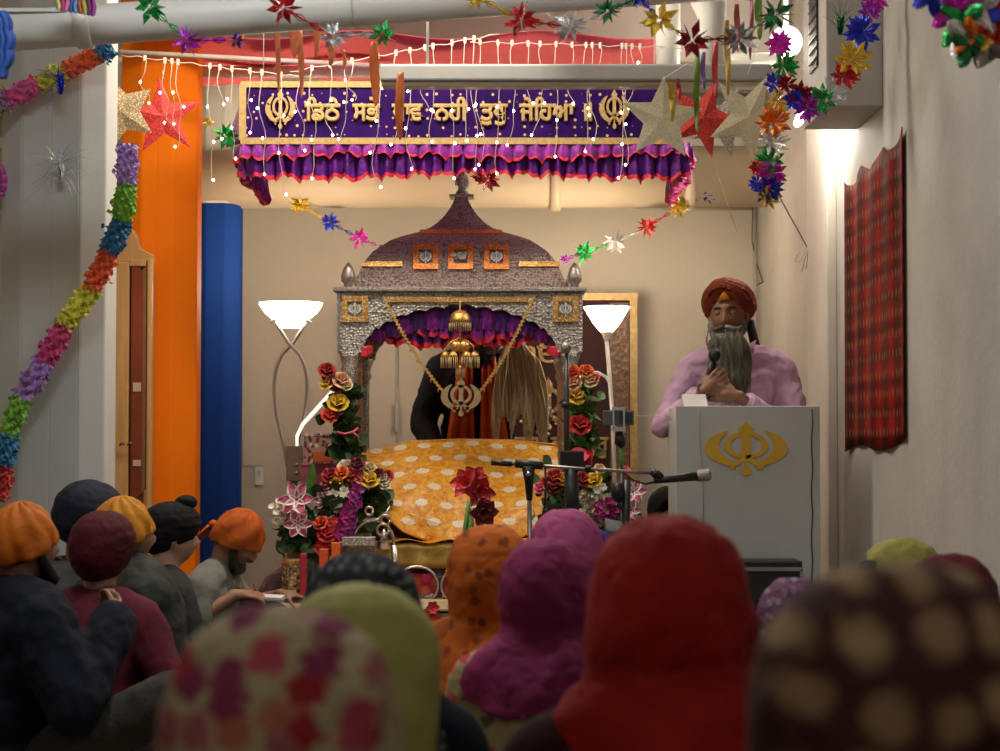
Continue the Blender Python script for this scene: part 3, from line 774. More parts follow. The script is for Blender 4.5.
def plaque(cx, cy, s, sym, off, fy, name='plaque'):
    """gold bordered square with a silver emblem; fy(px,py,off) maps"""
    f = MB(); h = s / 2; t = s * .22
    for (x0, x1, y0, y1) in ((-h, h, -h, -h + t), (-h, h, h - t, h), (-h, -h + t, -h + t, h - t), (h - t, h, -h + t, h - t)):
        q = lambda x, y, o: fy(cx + x, cy + y, o)
        f.add([q(x0, y0, .014), q(x1, y0, .014), q(x1, y1, .014), q(x0, y1, .014), q(x0, y0, 0), q(x1, y0, 0), q(x1, y1, 0), q(x0, y1, 0)],
              [(0, 1, 2, 3), (7, 6, 5, 4), (0, 4, 5, 1), (1, 5, 6, 2), (2, 6, 7, 3), (3, 7, 4, 0)])
    fo = f.build(name, GOLDFOIL if off else ORNG, pk, smooth=False)
    g = MB()
    if sym: khanda(g, lambda x, z, d: fy(cx + x * s * .25, cy - z * s * .27, .006 + d), 0, .006)
    else:
        p = fy(cx, cy, .01); return text('lettering', 'ੴ', SMAT, pk, p, hw(s * .62), .003, .0016, rx=pi/2 - .9 if not off else pi/2)
    g.build('emblem', SMAT, fo, smooth=False)
for cx, sym in ((425.5, 1), (460.5, 0), (496.5, 1)): plaque(cx, 256.5, 25, sym, 0, Q)
Fp = lambda px, py, off: V((XC + hw(px - 460), YP - off, Zp(py)))
for cx in (355, 566): plaque(cx, 309, 26, 1, 1, Fp)
# cornice, neck and finials
yc = YP + PD / 2
MB().box((XC, yc, Zp(289.5)), (hw(254), PD + .06, hw(5))).build('cornice', SILVF, pk, smooth=False, mods=[('bevel', .008, 2)])
Zq = lambda py: P(460, py, yc).z
MB().box((XC, yc, Zq(197)), (hw(26), hw(26), hw(3))).build('neck_plate', SILVF, pk, smooth=False, mods=[('bevel', .004, 2)])
MB().lathe((XC, yc, 0), [(hw(3), Zq(196)), (hw(7), Zq(193)), (hw(4.5), Zq(190)), (hw(7.5), Zq(187)), (hw(7.8), Zq(181)), (hw(6), Zq(176)), (hw(3), Zq(172)), (hw(.5), Zq(166))], 24).build('top_finial', SILVF, pk)
for px in (346, 577):
    for yy in (YP + .03, YP + PD - .03):
        x = XC + hw(px - 460) * (.985); MB().lathe((x, yy, 0), [(hw(5), Zp(287)), (hw(4), Zp(284)), (hw(7), Zp(281)), (hw(7.5), Zp(276)), (hw(5), Zp(268)), (hw(1), Zp(262))], 20).build('corner_finial', mat((.45, .38, .34), .3, .7, var=.2, vs=80, bs=120, bstr=.5), pk)
# fascia with scalloped arch on each side of the frame
def scallop():
    pts = [(337, 292), (583, 292), (583, 352), (557, 352)]
    right = [(555, 342), (549, 335)]
    lob = [(549, 335), (541, 328.5), (529, 322), (513, 315.5), (494, 311), (476, 308.5), (460, 306)]
    def arc(p, q, h, n=5): return [(p[0] + (q[0] - p[0]) * i / n, p[1] + (q[1] - p[1]) * i / n - h * sin(pi * i / n)) for i in range(n)]
    r = [(557, 352)] + arc((556, 344), (549, 335), 2)
    for p, q in zip(lob, lob[1:]): r += arc(p, q, 3.2)
    left = [(920 - x, y) for x, y in r][::-1]
    return pts[:3] + r + left + [(337, 352)]
sc_ = scallop()
for nm, y0 in (('fascia', YP), ('fascia', YP + PD - .05)):
    b = MB()
    # triangulate robustly as vertical strips
    top = 292
    low = [p for p in sc_[3:-1]]
    low = sorted(low, key=lambda p: p[0]); low = [(337, 352)] + low + [(583, 352)]
    for (xa, ya), (xb, yb) in zip(low, low[1:]):
        if xb - xa < .05: continue
        b.prism([(xa, ya), (xb, yb), (xb, top), (xa, top)], lambda x, z, d: V((XC + hw(x - 460), d, Zp(z))), y0, y0 + .05)
    b.build(nm, SILV, pk, smooth=False)
for s in (-1, 1):
    x = XC + s * hw(120.5)
    MB().box((x, yc, Zp(310)), (hw(5), PD - .1, hw(36))).build('side_fascia', SILV, pk, smooth=False)
MB().box((XC, YP - .006, Zp(299.5)), (hw(145), .01, hw(5))).build('gold_band', GOLDFOIL, pk, smooth=False)
MB().box((XC - hw(121), YP - .004, Zp(322)), (hw(2), .01, hw(58))).build('edge_strip', SREL, pk, smooth=False)
# posts
PLAT = P(460, 603, 8.75).z; print('platform', PLAT)
for s in (-1, 1):
    for yy in (YP + .04, YP + PD - .04):
        x = XC + s * hw(110)
        pr = [(.052, PLAT), (.052, PLAT + .05), (.038, PLAT + .08), (.034, PLAT + .3), (.042, PLAT + .33), (.032, PLAT + .37), (.033, Zp(375)), (.045, Zp(370)), (.036, Zp(364)), (.046, Zp(358)), (.058, Zp(351))]
        MB().lathe((x, yy, 0), pr, 20).build('post', SILVF, pk)
    MB().box((XC + s * hw(101.5), YP + .08, Zp(415)), (hw(5), .02, hw(110))).build('copper_strip', mat((.55, .25, .12), .35, .7, var=.25, vs=40), pk, smooth=False)
# ruffled purple valance under the arch
PURP = cloth((.10, .010, .22), .2, .45, 20, sheen=.4, c2=(.05, .004, .12)); MAG = cloth((.30, .012, .34), .2, .4, 20, sheen=.4, c2=(.14, .006, .2)); REDHEM = mat((.75, .04, .07), .35, .1, var=.3, vs=60)
def ruffle(parent, p0, p1, zt, h, amp, n, depth_dir, m, hem, name='ruffle', arch=None, tiers=1, ph=0, hemh=.012, jag=.012):
    p0, p1 = V(p0), V(p1); L = (p1 - p0).length; dd = V(depth_dir)
    def top(u): return zt + (arch(u) if arch else 0)
    def f(u, v, lo=0.0, hi=1.0):
        k = lo + (hi - lo) * v
        a = 2 * pi * n * u + ph + .7 * sin(5 * u + ph) + 1.1 * sin(17 * u)
        o = amp * (.25 + .75 * k) * (sin(a) + .35 * sin(2.3 * a + 1))
        hh = h + jag * (sin(a * .5 + 1) + .6 * sin(a * 1.3)) + jag * sin(9 * u + ph)
        b_ = .05 * h * sin(pi * k)
        return p0.lerp(p1, u) + dd * (o - b_) + V((0, 0, top(u) - hh * k)) + (p1 - p0).normalized() * (.35 * amp * cos(a) * k)
    N = int(max(40, n * 12))
    o = MB().grid(f, N, 6).build(name, m, parent)
    kk = hemh / h
    MB().grid(lambda u, v: f(u, v, 1 - kk, 1 + kk * .3) + dd * (-.003), N, 1).build('hem', hem, o)
    return o
ax0, ax1 = XC - hw(91), XC + hw(91)
archf = lambda u: -hw(30) * abs(2 * u - 1) ** 2.2
# scalloped lobes of purple satin just behind the arch
for i in range(13):
    u = (i + .5) / 13; x = ax0 + (ax1 - ax0) * u
    zz = Zp(312) - hw(23) * abs(2 * u - 1) ** 2 
    b = MB(); rr = hw(9.5)
    def lobe(uu, vv, x=x, zz=zz, rr=rr): 
        t = pi * uu; return V((x + rr * cos(t), YP + .075 - .03 * sin(t) + .008 * sin(9 * t) * vv - .012 * sin(pi * vv), zz + hw(6) * sin(t) * (1 - vv) - hw(18 - 9 * abs(2 * u - 1)) * vv + hw(2.5) * sin(3 * t) * vv * (1 - sin(t))))
    b.grid(lobe, 18, 6).build('satin_lobe', PURP if i % 2 else MAG, pk)
ruffle(pk, (ax0, YP + .085, 0), (ax1, YP + .085, 0), Zp(316), hw(31), .018, 15, (0, 1, 0), PURP, REDHEM, 'valance', lambda u: hw(13) * abs(2 * u - 1) ** 2, hemh=.02, jag=.010)
ruffle(pk, (ax0, YP + .065, 0), (ax1, YP + .065, 0), Zp(316), hw(22), .018, 13, (0, 1, 0), MAG, REDHEM, 'valance', lambda u: hw(8) * abs(2 * u - 1) ** 2, hemh=.016, jag=.012, ph=2)
ruffle(pk, (ax0, YP + PD - .1, 0), (ax1, YP + PD - .1, 0), Zp(300), hw(28), .018, 12, (0, 1, 0), PURP, REDHEM, 'valance', None, hemh=.012, jag=.008)
for s in (-1, 1):
    b = MB(); b.grid(lambda u, v: V((XC + s * hw(88 + 14 * u), YP + .03 - .03 * sin(pi * u), Zp(345 + 3 * u + 11 * v - (6 * v * abs(u - .5))))), 8, 6)
    b.build('red_bow', REDHEM, pk, thick=.01)
# ---- chhattar: hanging gilt dome with fringe and cluster of small domes
ch = empty('hanging_ornament', P(460, 306, YP + .02), 'gilded hanging ornament of fringed domes under the canopy arch', 'ornament')
FR = mat((.70, .52, .26), .5, .4, var=.5, vs=300, stretch=(1, 1, .05)); YC2 = YP - .03
def bell(cx, cy, w, hd, fr, yy):
    x, z = P(cx, cy, yy).x, P(cx, cy, yy).z; r = M(w, yy) / 2; h = M(hd, yy)
    o = MB().lathe((x, yy, z), [(r, 0), (r * .97, h * .3), (r * .8, h * .68), (r * .45, h * .93), (r * .08, h), (r*.05, h*1.15)], 24).build('small_dome', GOLD, ch)
    if fr:
        b = MB(); n = max(12, int(w * 1.4)); f = M(fr, yy)
        for k in range(n):
            a = 2 * pi * k / n; b.tube([V((x + r * .97 * cos(a), yy + r * .97 * sin(a), z)), V((x + r * .99 * cos(a), yy + r * .99 * sin(a), z - f))], .0022, 4)
        b.build('fringe', FR, o)
    return o
MB().tube([P(460, 300, YC2), P(460, 372, YC2)], .003, 6).build('chain', GOLD, ch)
bell(460, 323, 22, 13, 8, YC2)
for cx in (456, 464): MB().ell(P(cx, 346, YC2 - .01), hw(6), None, 16, 12).build('ball', GOLD, ch)
for cx, cy, yy in ((445.5, 357, YC2), (474.5, 357, YC2), (453, 357, YC2 - .05), (466.5, 357, YC2 - .05)): bell(cx, cy, 9.5, 6, 11, yy)
bell(460, 368, 8.5, 3, 10, YC2 - .03)
b = MB()
for s in (-1, 1): b.tube([P(460, 338, YC2), P(460 + s * 8, 341, YC2), P(460 + s * 13, 346, YC2), P(460 + s * 14.5, 352, YC2)], .0035, 6)
b.build('bracket', GOLD, ch)
# ---- garland chain with gilt khanda
nk = empty('emblem_garland', P(461, 392, YP - .06), 'gilt emblem hung on a V-shaped gold bead chain across the canopy front', 'garland')
YN = YP - .05
for s, pts in ((-1, [(384, 298), (402, 332), (421, 363), (443, 392)]), (1, [(533, 298), (517, 333), (500, 364), (480, 392)])):
    b = MB(); d_ = MB()
    for (xa, ya), (xb, yb) in zip(pts, pts[1:]):
        n = 9
        for i in range(n):
            t = i / n; p = P(xa + (xb - xa) * t, ya + (yb - ya) * t, YN); b.box(p, (.019, .008, .013), Matrix.Rotation(s * -.5, 3, 'Y'))
            b.tube([p, P(xa + (xb - xa) * (t + 1 / n), ya + (yb - ya) * (t + 1 / n), YN)], .0035, 5)
            if i % 3 == 1: d_.ell(p + V((0, 0, -.022)), (.003, .003, .01), None, 6, 5)
    o = b.build('chain', GOLD, nk, smooth=False); tag(d_.build('drop_beads', GOLD, o), kind='stuff')
b = MB(); c0 = P(461, 397, YN - .01)
khanda(b, lambda x, z, d: c0 + V((x * hw(20.5), d, z * hw(19.5))), -.006, .006); b.build('emblem', mat((.58, .44, .24), .4, .6, var=.15, vs=80), nk, smooth=False)

# ---- purple banner with ruffles (chandoa)
YBn = 9.02; zb = lambda py: P(460, py, YBn).z; xb_ = lambda px: P(px, 110, YBn).x
bn = empty('embroidered_banner', (xb_(450), YBn, zb(145)), 'long purple banner with gold lettering and two gold emblems above the canopy', 'banner')
def banner_mat():
    m, nt, b = _new('banner_velvet'); v = coords(nt)
    vo = nd(nt, 'ShaderNodeTexVoronoi'); vo.inputs['Scale'].default_value = 27; vo.inputs['Randomness'].default_value = .35
    mp = nd(nt, 'ShaderNodeMapping'); nt.links.new(v, mp.inputs[0]); mp.inputs['Scale'].default_value = (1, 0, 1); nt.links.new(mp.outputs[0], vo.inputs[0])
    f = ramp(nt, vo.outputs[0], [(.15, (1, 1, 1)), (.2, (0, 0, 0))])
    base = ramp(nt, noise(nt, v, 8), [(.3, (.017, .003, .066)), (.7, (.036, .005, .12))])
    nt.links.new(mix(nt, f, base, (.62, .42, .18)), b.inputs['Base Color']); b.inputs['Roughness'].default_value = .8; b.inputs['Specular IOR Level'].default_value = .1
    bump(nt, b, noise(nt, v, 7), .3, .02); return m
xl_, xr_ = xb_(241), xb_(672); cxm = (xl_ + xr_) / 2
MB().box((cxm, YBn, (zb(84) + zb(144)) / 2), (xr_ - xl_, .02, zb(84) - zb(144))).build('velvet_panel', banner_mat(), bn, smooth=False)
b = MB()
b.box((cxm, YBn - .014, zb(141.5)), (xr_ - xl_, .01, M(6.5, YBn))); b.box((cxm, YBn - .014, zb(85)), (xr_ - xl_, .01, M(6, YBn)))
for x in (xb_(243), xb_(670)): b.box((x, YBn - .0135, zb(113)), (M(7, YBn), .0095, M(56, YBn)))
b.build('gold_border', GOLDCLOTH, bn, smooth=False)
for word, wa, wb_ in (('ਿਡਠੇ', 305, 341), ('ਸਭੇ', 352, 381), ('ਥਾਵ', 391, 424), ('ਨਹੀ', 434, 468), ('ਤੁਧੁ', 480, 508), ('ਜੇਿਹਆ', 519, 575), ('॥', 583, 591)):
    text('lettering', word, GOLDCLOTH, bn, V(((xb_(wa) + xb_(wb_)) / 2, YBn - .018, zb(121))), .105, .006, .0045, width=xb_(wb_) - xb_(wa), yal='TOP_BASELINE', zs=1.08)
for cx in (281, 614):
    b = MB(); cc_ = V((xb_(cx), YBn - .014, zb(110))); khanda(b, lambda x, z, d: cc_ + V((x * M(15.5, YBn), -d, z * M(20.5, YBn))), 0, .014); b.build('emblem', GOLDCLOTH, bn, smooth=False)
b = MB(); b.grid(lambda u, v: V((xb_(241 - 17 * u * v - 2 * u), YBn + .02 + .12 * u + .02 * sin(6 * v), zb(86 + 57 * v))), 8, 10); b.build('side_flap', MAG, bn, thick=.004)
vz = zb(145)
ruffle(bn, (xb_(248), YBn + .02, 0), (xb_(690), YBn + .02, 0), vz, M(31, YBn), .022, 34, (0, 1, 0), cloth((.13, .012, .24), .2, .45, 24, c2=(.06, .006, .13)), REDHEM, 'long_ruffle', hemh=.014, jag=.012)
ruffle(bn, (xb_(240), YBn - .01, 0), (xb_(690), YBn - .01, 0), vz + .01, M(14, YBn), .018, 30, (0, 1, 0), MAG, REDHEM, 'short_ruffle', hemh=.008, jag=.012, ph=2)
for sx, x0 in ((-1, xb_(242)), (1, xb_(688))):
    for k, (h, dx) in enumerate(((30, 0), (14, -.02))):
        ruffle(bn, (x0 + sx * -dx, YBn + .02, 0), (x0 + sx * -dx, YBn + 1.0, 0), vz, M(h, YBn), .02, 20, (1, 0, 0), MAG, REDHEM, 'side_ruffle', hemh=.02, jag=.012, ph=k)
MB().box((cxm, YBn + .5, zb(84) - .005), (xr_ - xl_ + .03, .98, .012)).build('canopy_top', MAG, bn, smooth=False)
for x in (xb_(262), xb_(655)):
    MB().tube([V((x, YBn + .05, zb(84))), V((x, YBn + .05, 3.5))], .0025, 5).build('hanging_wire', GREY, bn)

# ---- platform, cot and draped holy book
def fabric_deck(): return cloth((.40, .26, .12), .2, .8, 8)
pf = empty('platform', (P(460, 0, 8.75).x, 9.4, 0), 'low beige platform that the silver canopy stands on', 'platform')
fx0, fx1 = P(283, 0, 8.7).x, P(624, 0, 8.7).x
MB().box(((fx0 + fx1) / 2, 9.45, PLAT / 2 - .01), (fx1 - fx0, 2.0, PLAT - .02)).build('riser', mat((.36, .26, .13), .7, var=.2, vs=6), pf, smooth=False)
MB().box(((fx0 + fx1) / 2, 9.45, PLAT - .005), (fx1 - fx0 + .02, 2.02, .012)).build('top_cloth', mat((.46, .34, .20), .8, var=.15, vs=8), pf, smooth=False, mods=[('bevel', .004, 2)])
ct = empty('scripture_cot', (XC, 9.3, PLAT), 'low cot with gold cloth skirt and silver arches under the yellow drape', 'cot')
YK = 9.0; zk = lambda py: P(460, py, YK).z
cx0, cx1 = P(352, 0, YK).x, P(552, 0, YK).x
MB().box(((cx0 + cx1) / 2, YK + .38, (zk(544) + PLAT) / 2 + .004), (cx1 - cx0, .7, zk(544) - PLAT - .008)).build('cot_body', mat((.10, .05, .03), .8), ct, smooth=False)
def hemf(u, v): return V((cx0 - .01 + (cx1 - cx0 + .02) * u, YK + .02 - .012 * sin(40 * u) * v - .006, zk(543) + (zk(569) - zk(543)) * v))
MB().grid(hemf, 60, 4).build('gold_skirt', mat((.62, .42, .10), .4, .4, var=.25, vs=30, bs=120, bstr=.4), ct, thick=.004)
MB().grid(lambda u, v: V((cx0 + .02 + (cx1 - cx0) * u, YK - .01 + .25 * v, zk(542) + .008 * sin(30 * u + 3 * v) + .004)), 50, 5).build('orange_edge_cloth', cloth((.75, .30, .02), .2, .5, 20), ct, thick=.004)
PINK = spots((.42, .03, .08), [(.55, .12, .05), (.6, .05, .2), (.5, .1, .04)], 20, .4)
for cx in (373, 418, 463, 508):
    x = P(cx, 0, YK).x; r = M(20, YK)
    MB().box((x, YK - .008, (zk(574) + zk(595)) / 2), (r * 1.9, .015, zk(574) - zk(595))).build('pink_panel', PINK, ct, smooth=False)
    MB().box((x, YK - .012, (zk(596) + PLAT) / 2 + .006), (r * 2.05, .018, .022)).build('glitter_strip', glitter((.2, .15, .16), (.9, .85, .8), 120, .6), ct, smooth=False)
    pts = [V((x + r * cos(R(a)) * 1.05, YK - .03, zk(585) + r * .95 * sin(R(a)))) for a in range(-40, 221, 13)]
    MB().tube(pts, .011, 10, flat=.6).build('silver_arch', SREL, ct)
# the yellow cover: a pillowy slanted drape
def yellow_mat():
    m, nt, b = _new('yellow_brocade'); v = coords(nt)
    mp = nd(nt, 'ShaderNodeMapping'); nt.links.new(v, mp.inputs[0]); mp.inputs['Scale'].default_value = (1, .0, 1)
    sx = nd(nt, 'ShaderNodeSeparateXYZ'); nt.links.new(v, sx.inputs[0])
    cell = .115
    cz = math_(nt, 'ADD', math_(nt, 'MULTIPLY', sx.outputs[2], .9), math_(nt, 'MULTIPLY', sx.outputs[1], .55))
    row = math_(nt, 'FLOOR', math_(nt, 'DIVIDE', cz, cell * .92))
    off = math_(nt, 'MULTIPLY', math_(nt, 'MODULO', math_(nt, 'ABSOLUTE', row), 2.0), .5)
    ux = math_(nt, 'SUBTRACT', math_(nt, 'FRACT', math_(nt, 'ADD', math_(nt, 'DIVIDE', sx.outputs[0], cell), off)), .5)
    uz = math_(nt, 'SUBTRACT', math_(nt, 'FRACT', math_(nt, 'DIVIDE', cz, cell * .92)), .5)
    d = math_(nt, 'SQRT', math_(nt, 'ADD', math_(nt, 'MULTIPLY', ux, ux), math_(nt, 'MULTIPLY', math_(nt, 'MULTIPLY', uz, uz), 1.9)))
    ang = math_(nt, 'ARCTAN2', uz, ux); pet = math_(nt, 'MULTIPLY', math_(nt, 'SINE', math_(nt, 'MULTIPLY', ang, 9)), .03)
    dd_ = math_(nt, 'ADD', d, pet)
    f = ramp(nt, dd_, [(.26, (1, 1, 1)), (.285, (0, 0, 0))]); ring = ramp(nt, d, [(.035, (1, 1, 1)), (.05, (0, 0, 0)), (.10, (0, 0, 0)), (.125, (.45,) * 3), (.15, (0, 0, 0))])
    base = ramp(nt, noise(nt, v, 45, 4, .6, .6), [(.38, (.60, .20, .005)), (.55, (.80, .36, .012)), (.7, (.85, .46, .03))])
    c1 = mix(nt, f, base, (.80, .68, .50)); c2 = mix(nt, math_(nt, 'MULTIPLY', ring, .55), c1, (.45, .28, .12))
    nt.links.new(c2, b.inputs['Base Color']); b.inputs['Roughness'].default_value = .42; b.inputs['Sheen Weight'].default_value = .3
    bump(nt, b, math_(nt, 'ADD', noise(nt, v, 9, 3, .5, 1), math_(nt, 'MULTIPLY', f, .12)), .8, .02); return m
def yc_pt(u, v):
    # u across, v from the top back edge down the slanted front to the bottom lip
    topy = [(0, 452), (.06, 449), (.25, 441), (.5, 439), (.75, 440), (.95, 444), (1, 449)]
    boty = [(0, 515), (.12, 532), (.25, 540), (.5, 545), (.8, 543), (1, 528)]
    def itp(t, L):
        for (a0, b0), (a1, b1) in zip(L, L[1:]):
            if t <= a1: return b0 + (b1 - b0) * (t - a0) / (a1 - a0)
        return L[-1][1]
    xl = 359 + 22 * v ** 1.3 + 4 * sin(7 * v); xr = 565 - 26 * v ** .8 + 3 * sin(8 * v)
    px = xl + (xr - xl) * u; py = itp(u, topy) + (itp(u, boty) - itp(u, topy)) * v
    Y = 9.55 - .50 * v - .07 * sin(pi * v) * sin(pi * u) ** .5 + .02 * sin(9 * u + 5 * v) + .012 * sin(21 * u - 4 * v) + .02 * max(0, v - .8) * 5
    return P(px, py, Y) + V((0, 0, .0))
yd = empty('draped_scripture', (XC, 9.35, zk(542)), 'yellow brocade cloth with white rosettes draped over the open holy book', 'draped book')
b = MB(); nu, nv = 64, 40
b.grid(yc_pt, nu, nv)
b.build('cover_cloth', yellow_mat(), yd, thick=.006)
def back(u, v):
    p = yc_pt(u, 0); q = V((p.x, 9.85, zk(540))); s = p.lerp(q, v); return s + V((0, .02 * sin(12 * u), .05 * sin(pi * v)))
MB().grid(back, 40, 10).build('back_fall', yellow_mat(), yd, thick=.006)
for s, u in ((-1, 0.0), (1, 1.0)):
    MB().grid(lambda a, v: yc_pt(u, v).lerp(V((yc_pt(u, v).x - s * .01, 9.85 - .02 * v, zk(540) + (yc_pt(u, 0).z - zk(540)) * (1 - v) * .9)), a) + V((s * .03 * sin(pi * a), 0, 0)), 10, 16).build('side_fall', mat((.78, .62, .30), .5, var=.25, vs=30), yd, thick=.006)
# solid bolster below the cloth
bol = MB(); x0, x1 = P(375, 0, 9.3).x, P(545, 0, 9.3).x; z0 = zk(542) + .012
bol.add([V((x0, 9.12, z0)), V((x1, 9.12, z0)), V((x1, 9.8, z0)), V((x0, 9.8, z0)), V((x0, 9.2, z0 + .12)), V((x1, 9.2, z0 + .12)), V((x1, 9.62, z0 + .40)), V((x0, 9.62, z0 + .40)), V((x0, 9.78, z0 + .38)), V((x1, 9.78, z0 + .38))],
        [(0, 3, 2, 1), (0, 1, 5, 4), (4, 5, 6, 7), (7, 6, 9, 8), (8, 9, 2, 3), (0, 4, 7, 8, 3), (1, 2, 9, 6, 5)])
bol.build('book_rest', mat((.12, .06, .04), .8), yd, smooth=False)
# cardboard-coloured corner of a folder at left of the cloth
tag(MB().box(P(354, 450, 9.62), (.10, .02, .09), Matrix.Rotation(.15, 3, 'Y')).build('folder', mat((.45, .30, .13), .7)), 'small tan folder standing behind the left corner of the yellow cloth', 'folder')

# ---- maroon hanging with gold emblem behind
YH = 11.7; zh = lambda py: P(560, py, YH).z; xh = lambda px: P(px, 0, YH).x
hg = empty('wall_hanging', (xh(560), YH, zh(560)), 'maroon wall hanging with gold border, emblem and lettering behind the canopy', 'wall hanging')
MB().box(((xh(482) + xh(634)) / 2, YH, (zh(296) + zh(560)) / 2), (xh(634) - xh(482), .02, zh(296) - zh(560))).build('velvet', mat((.030, .006, .006), .9, var=.2), hg, smooth=False)
b = MB(); b.box(((xh(478) + xh(637)) / 2, YH - .015, zh(297)), (xh(637) - xh(478), .03, M(7, YH))); b.box((xh(632.5), YH - .015, (zh(297) + zh(565)) / 2), (M(7.5, YH), .031, zh(297) - zh(565)))
b.box((xh(480), YH - .015, (zh(297) + zh(565)) / 2), (M(6, YH), .031, zh(297) - zh(565)))
b.build('gold_border', mat((.38, .26, .10), .5, .35, var=.25, vs=40, bs=90, bstr=.5), hg, smooth=False)
def brown_brocade():
    m, nt, b = _new('brocade'); v = coords(nt)
    f = ramp(nt, noise(nt, v, 30, 4, .7, 1.5), [(.35, (.02, .007, .005)), (.5, (.20, .10, .045)), (.58, (.03, .011, .008)), (.7, (.14, .07, .035))])
    nt.links.new(f, b.inputs['Base Color']); b.inputs['Roughness'].default_value = .5; bump(nt, b, voro(nt, v, 26), .6, .01); return m
MB().box(((xh(608) + xh(629)) / 2, YH - .014, (zh(303) + zh(560)) / 2), (xh(629) - xh(610), .012, zh(303) - zh(560))).build('brocade_edge', brown_brocade(), hg, smooth=False)
GT = mat((.34, .21, .08), .5, .35, var=.2, vs=60)
b = MB(); c1 = V((xh(548), YH - .012, zh(404))); khanda(b, lambda x, z, d: c1 + V((x * M(25, YH), -d, z * M(27, YH))), 0, .01); b.build('emblem', glitter((.22, .12, .04), (.6, .42, .2), 90), hg, smooth=False)
text('lettering', 'ੴ', GT, hg, V((xh(545), YH - .016, zh(355))), .2, .004, .004, height=M(24, YH))
text('lettering', 'ਸਿਤਨਾਮ ਵਾਿਹਗੁਰੂ', GT, hg, V((xh(549), YH - .016, zh(445))), .12, .004, .004, width=M(118, YH), height=M(28, YH))
b = MB()
for i in range(9):
    t = -.9 + i * .225; b.ell(c1 + V((M(34, YH) * sin(t * 1.4), -.012, -M(30, YH) * cos(t * 1.4))), .010, None, 8, 6)
tag(b.build('pearls', mat((.7, .6, .5), .3, .2), hg), kind='stuff')
MB().box((xh(560), YH - .01, zh(300) + .005), (xh(634) - xh(482), .02, .01)).build('hanging_rod', GT, hg, smooth=False)
# ---- red and gold cloth on the right wall
def tapestry_mat():
    m, nt, b = _new('red_gold_weave'); v = coords(nt)
    sx = nd(nt, 'ShaderNodeSeparateXYZ'); nt.links.new(v, sx.inputs[0])
    stripe = ramp(nt, math_(nt, 'FRACT', math_(nt, 'MULTIPLY', sx.outputs[1], 3.7)), [(0, (.06, .004, .005)), (.3, (.17, .008, .008)), (.5, (.34, .02, .010)), (.8, (.13, .007, .007)), (1, (.06, .004, .005))])
    vo = voro(nt, coords(nt, (1, 1.6, 1)), 13, .12); f = ramp(nt, vo, [(.16, (1, 1, 1)), (.30, (0, 0, 0))])
    rows = ramp(nt, math_(nt, 'FRACT', math_(nt, 'MULTIPLY', sx.outputs[2], 9.0)), [(.1, (1, 1, 1)), (.5, (.5, .5, .5)), (.9, (1, 1, 1))])
    c1 = mix(nt, math_(nt, 'MULTIPLY', f, .45), mix(nt, 1.0, stripe, rows, 'MULTIPLY'), (.36, .16, .045))
    nt.links.new(c1, b.inputs['Base Color']); b.inputs['Roughness'].default_value = .8; b.inputs['Specular IOR Level'].default_value = .08; bump(nt, b, noise(nt, v, 60), .3, .004); return m
def tp(u, v):
    Y = 8.87 - 1.30 * u
    sag = .045 * abs(sin(3 * pi * u)) * (1 - v)
    ztop = P(848, 182, 8.87).z; z1 = P(904, 128, 7.6).z
    zt = ztop + (z1 - ztop) * u - sag; zbm = P(848, 452, 8.87).z + (P(902, 442, 7.6).z - P(848, 452, 8.87).z) * u + .02 * sin(7 * u) * v
    return V((XR - .005 - .006 * (1 + sin(26 * u + .6 * v)), Y, zt + (zbm - zt) * v))
th_ = MB().grid(tp, 60, 20).build('wall_cloth', tapestry_mat(), None, thick=.004)
tag(th_, 'red and gold patterned cloth pinned on the side wall, its top edge scalloped', 'wall cloth')
# ================================================================== flowers
LEAF = mat((.025, .075, .015), .5, var=.5, vs=14, bs=60, sheen=.1); LEAF2 = mat((.07, .17, .03), .45, var=.4, vs=14); STEM = mat((.12, .25, .05), .5, var=.3)
def petal(mb, c, d, n, L, W, cup=.3, curl=0.0, k=5, pw=.6, mi=0, tip=0):
    """petal from c outward along d, facing n"""
    c, d = V(c), V(d).normalized(); n = V(n); n = (n - d * n.dot(d)); n = n.normalized() if n.length > 1e-4 else frame_of(d)[0]; a = d.cross(n)
    def f(u, v):
        w = W * (sin(pi * min(1, .12 + .88 * v)) ** pw if v > .0 else .3)
        if v > .93 and tip: w *= .4
        x = (u - .5) * 2
        return c + d * L * (v - curl * .35 * v * v) + a * w * x + n * (cup * W * x * x - curl * L * v * v * .6 + .25 * cup * L * sin(pi * v) * .3)
    if mi == 'edge':
        n0 = len(mb.mi); mb.grid(f, 6, k, 0)
        for q in range(n0, len(mb.mi)):
            if (q - n0) % 6 in (0, 5): mb.mi[q] = 1
    else: mb.grid(f, 4, k, mi)
def rose(mb, c, r, n=None, op=.5, rs=random):
    c = V(c); n = V(n or (rs.uniform(-.4, .4), -.75, .55)).normalized(); a, b_ = frame_of(n)
    for ring, (cnt, rad, tilt) in enumerate(((3, .25, .15), (5, .5, .35), (6, .8, .7 + op * .3))):
        for i in range(cnt):
            t = 2 * pi * (i + ring * .5) / cnt + rs.uniform(-.1, .1); o = a * cos(t) + b_ * sin(t)
            base = c - n * r * .5 + o * r * rad * .25
            d = (n * cos(tilt) + o * sin(tilt)); petal(mb, base, d, -o if tilt < 1.2 else n, r * (1.15 - .08 * ring), r * (.42 + .12 * ring), -.25, .12 * ring, 4, .5)
def blob_flower(mb, c, r, n, petals=6, rs=random, width=.42, tilt=1.15, curl=.25, mi=0):
    c = V(c); n = V(n).normalized(); a, b_ = frame_of(n)
    for i in range(petals):
        t = 2 * pi * i / petals + rs.uniform(-.15, .15); o = a * cos(t) + b_ * sin(t)
        petal(mb, c, n * cos(tilt) + o * sin(tilt), n, r, r * width, .3, curl, 6, .8, mi, 1)
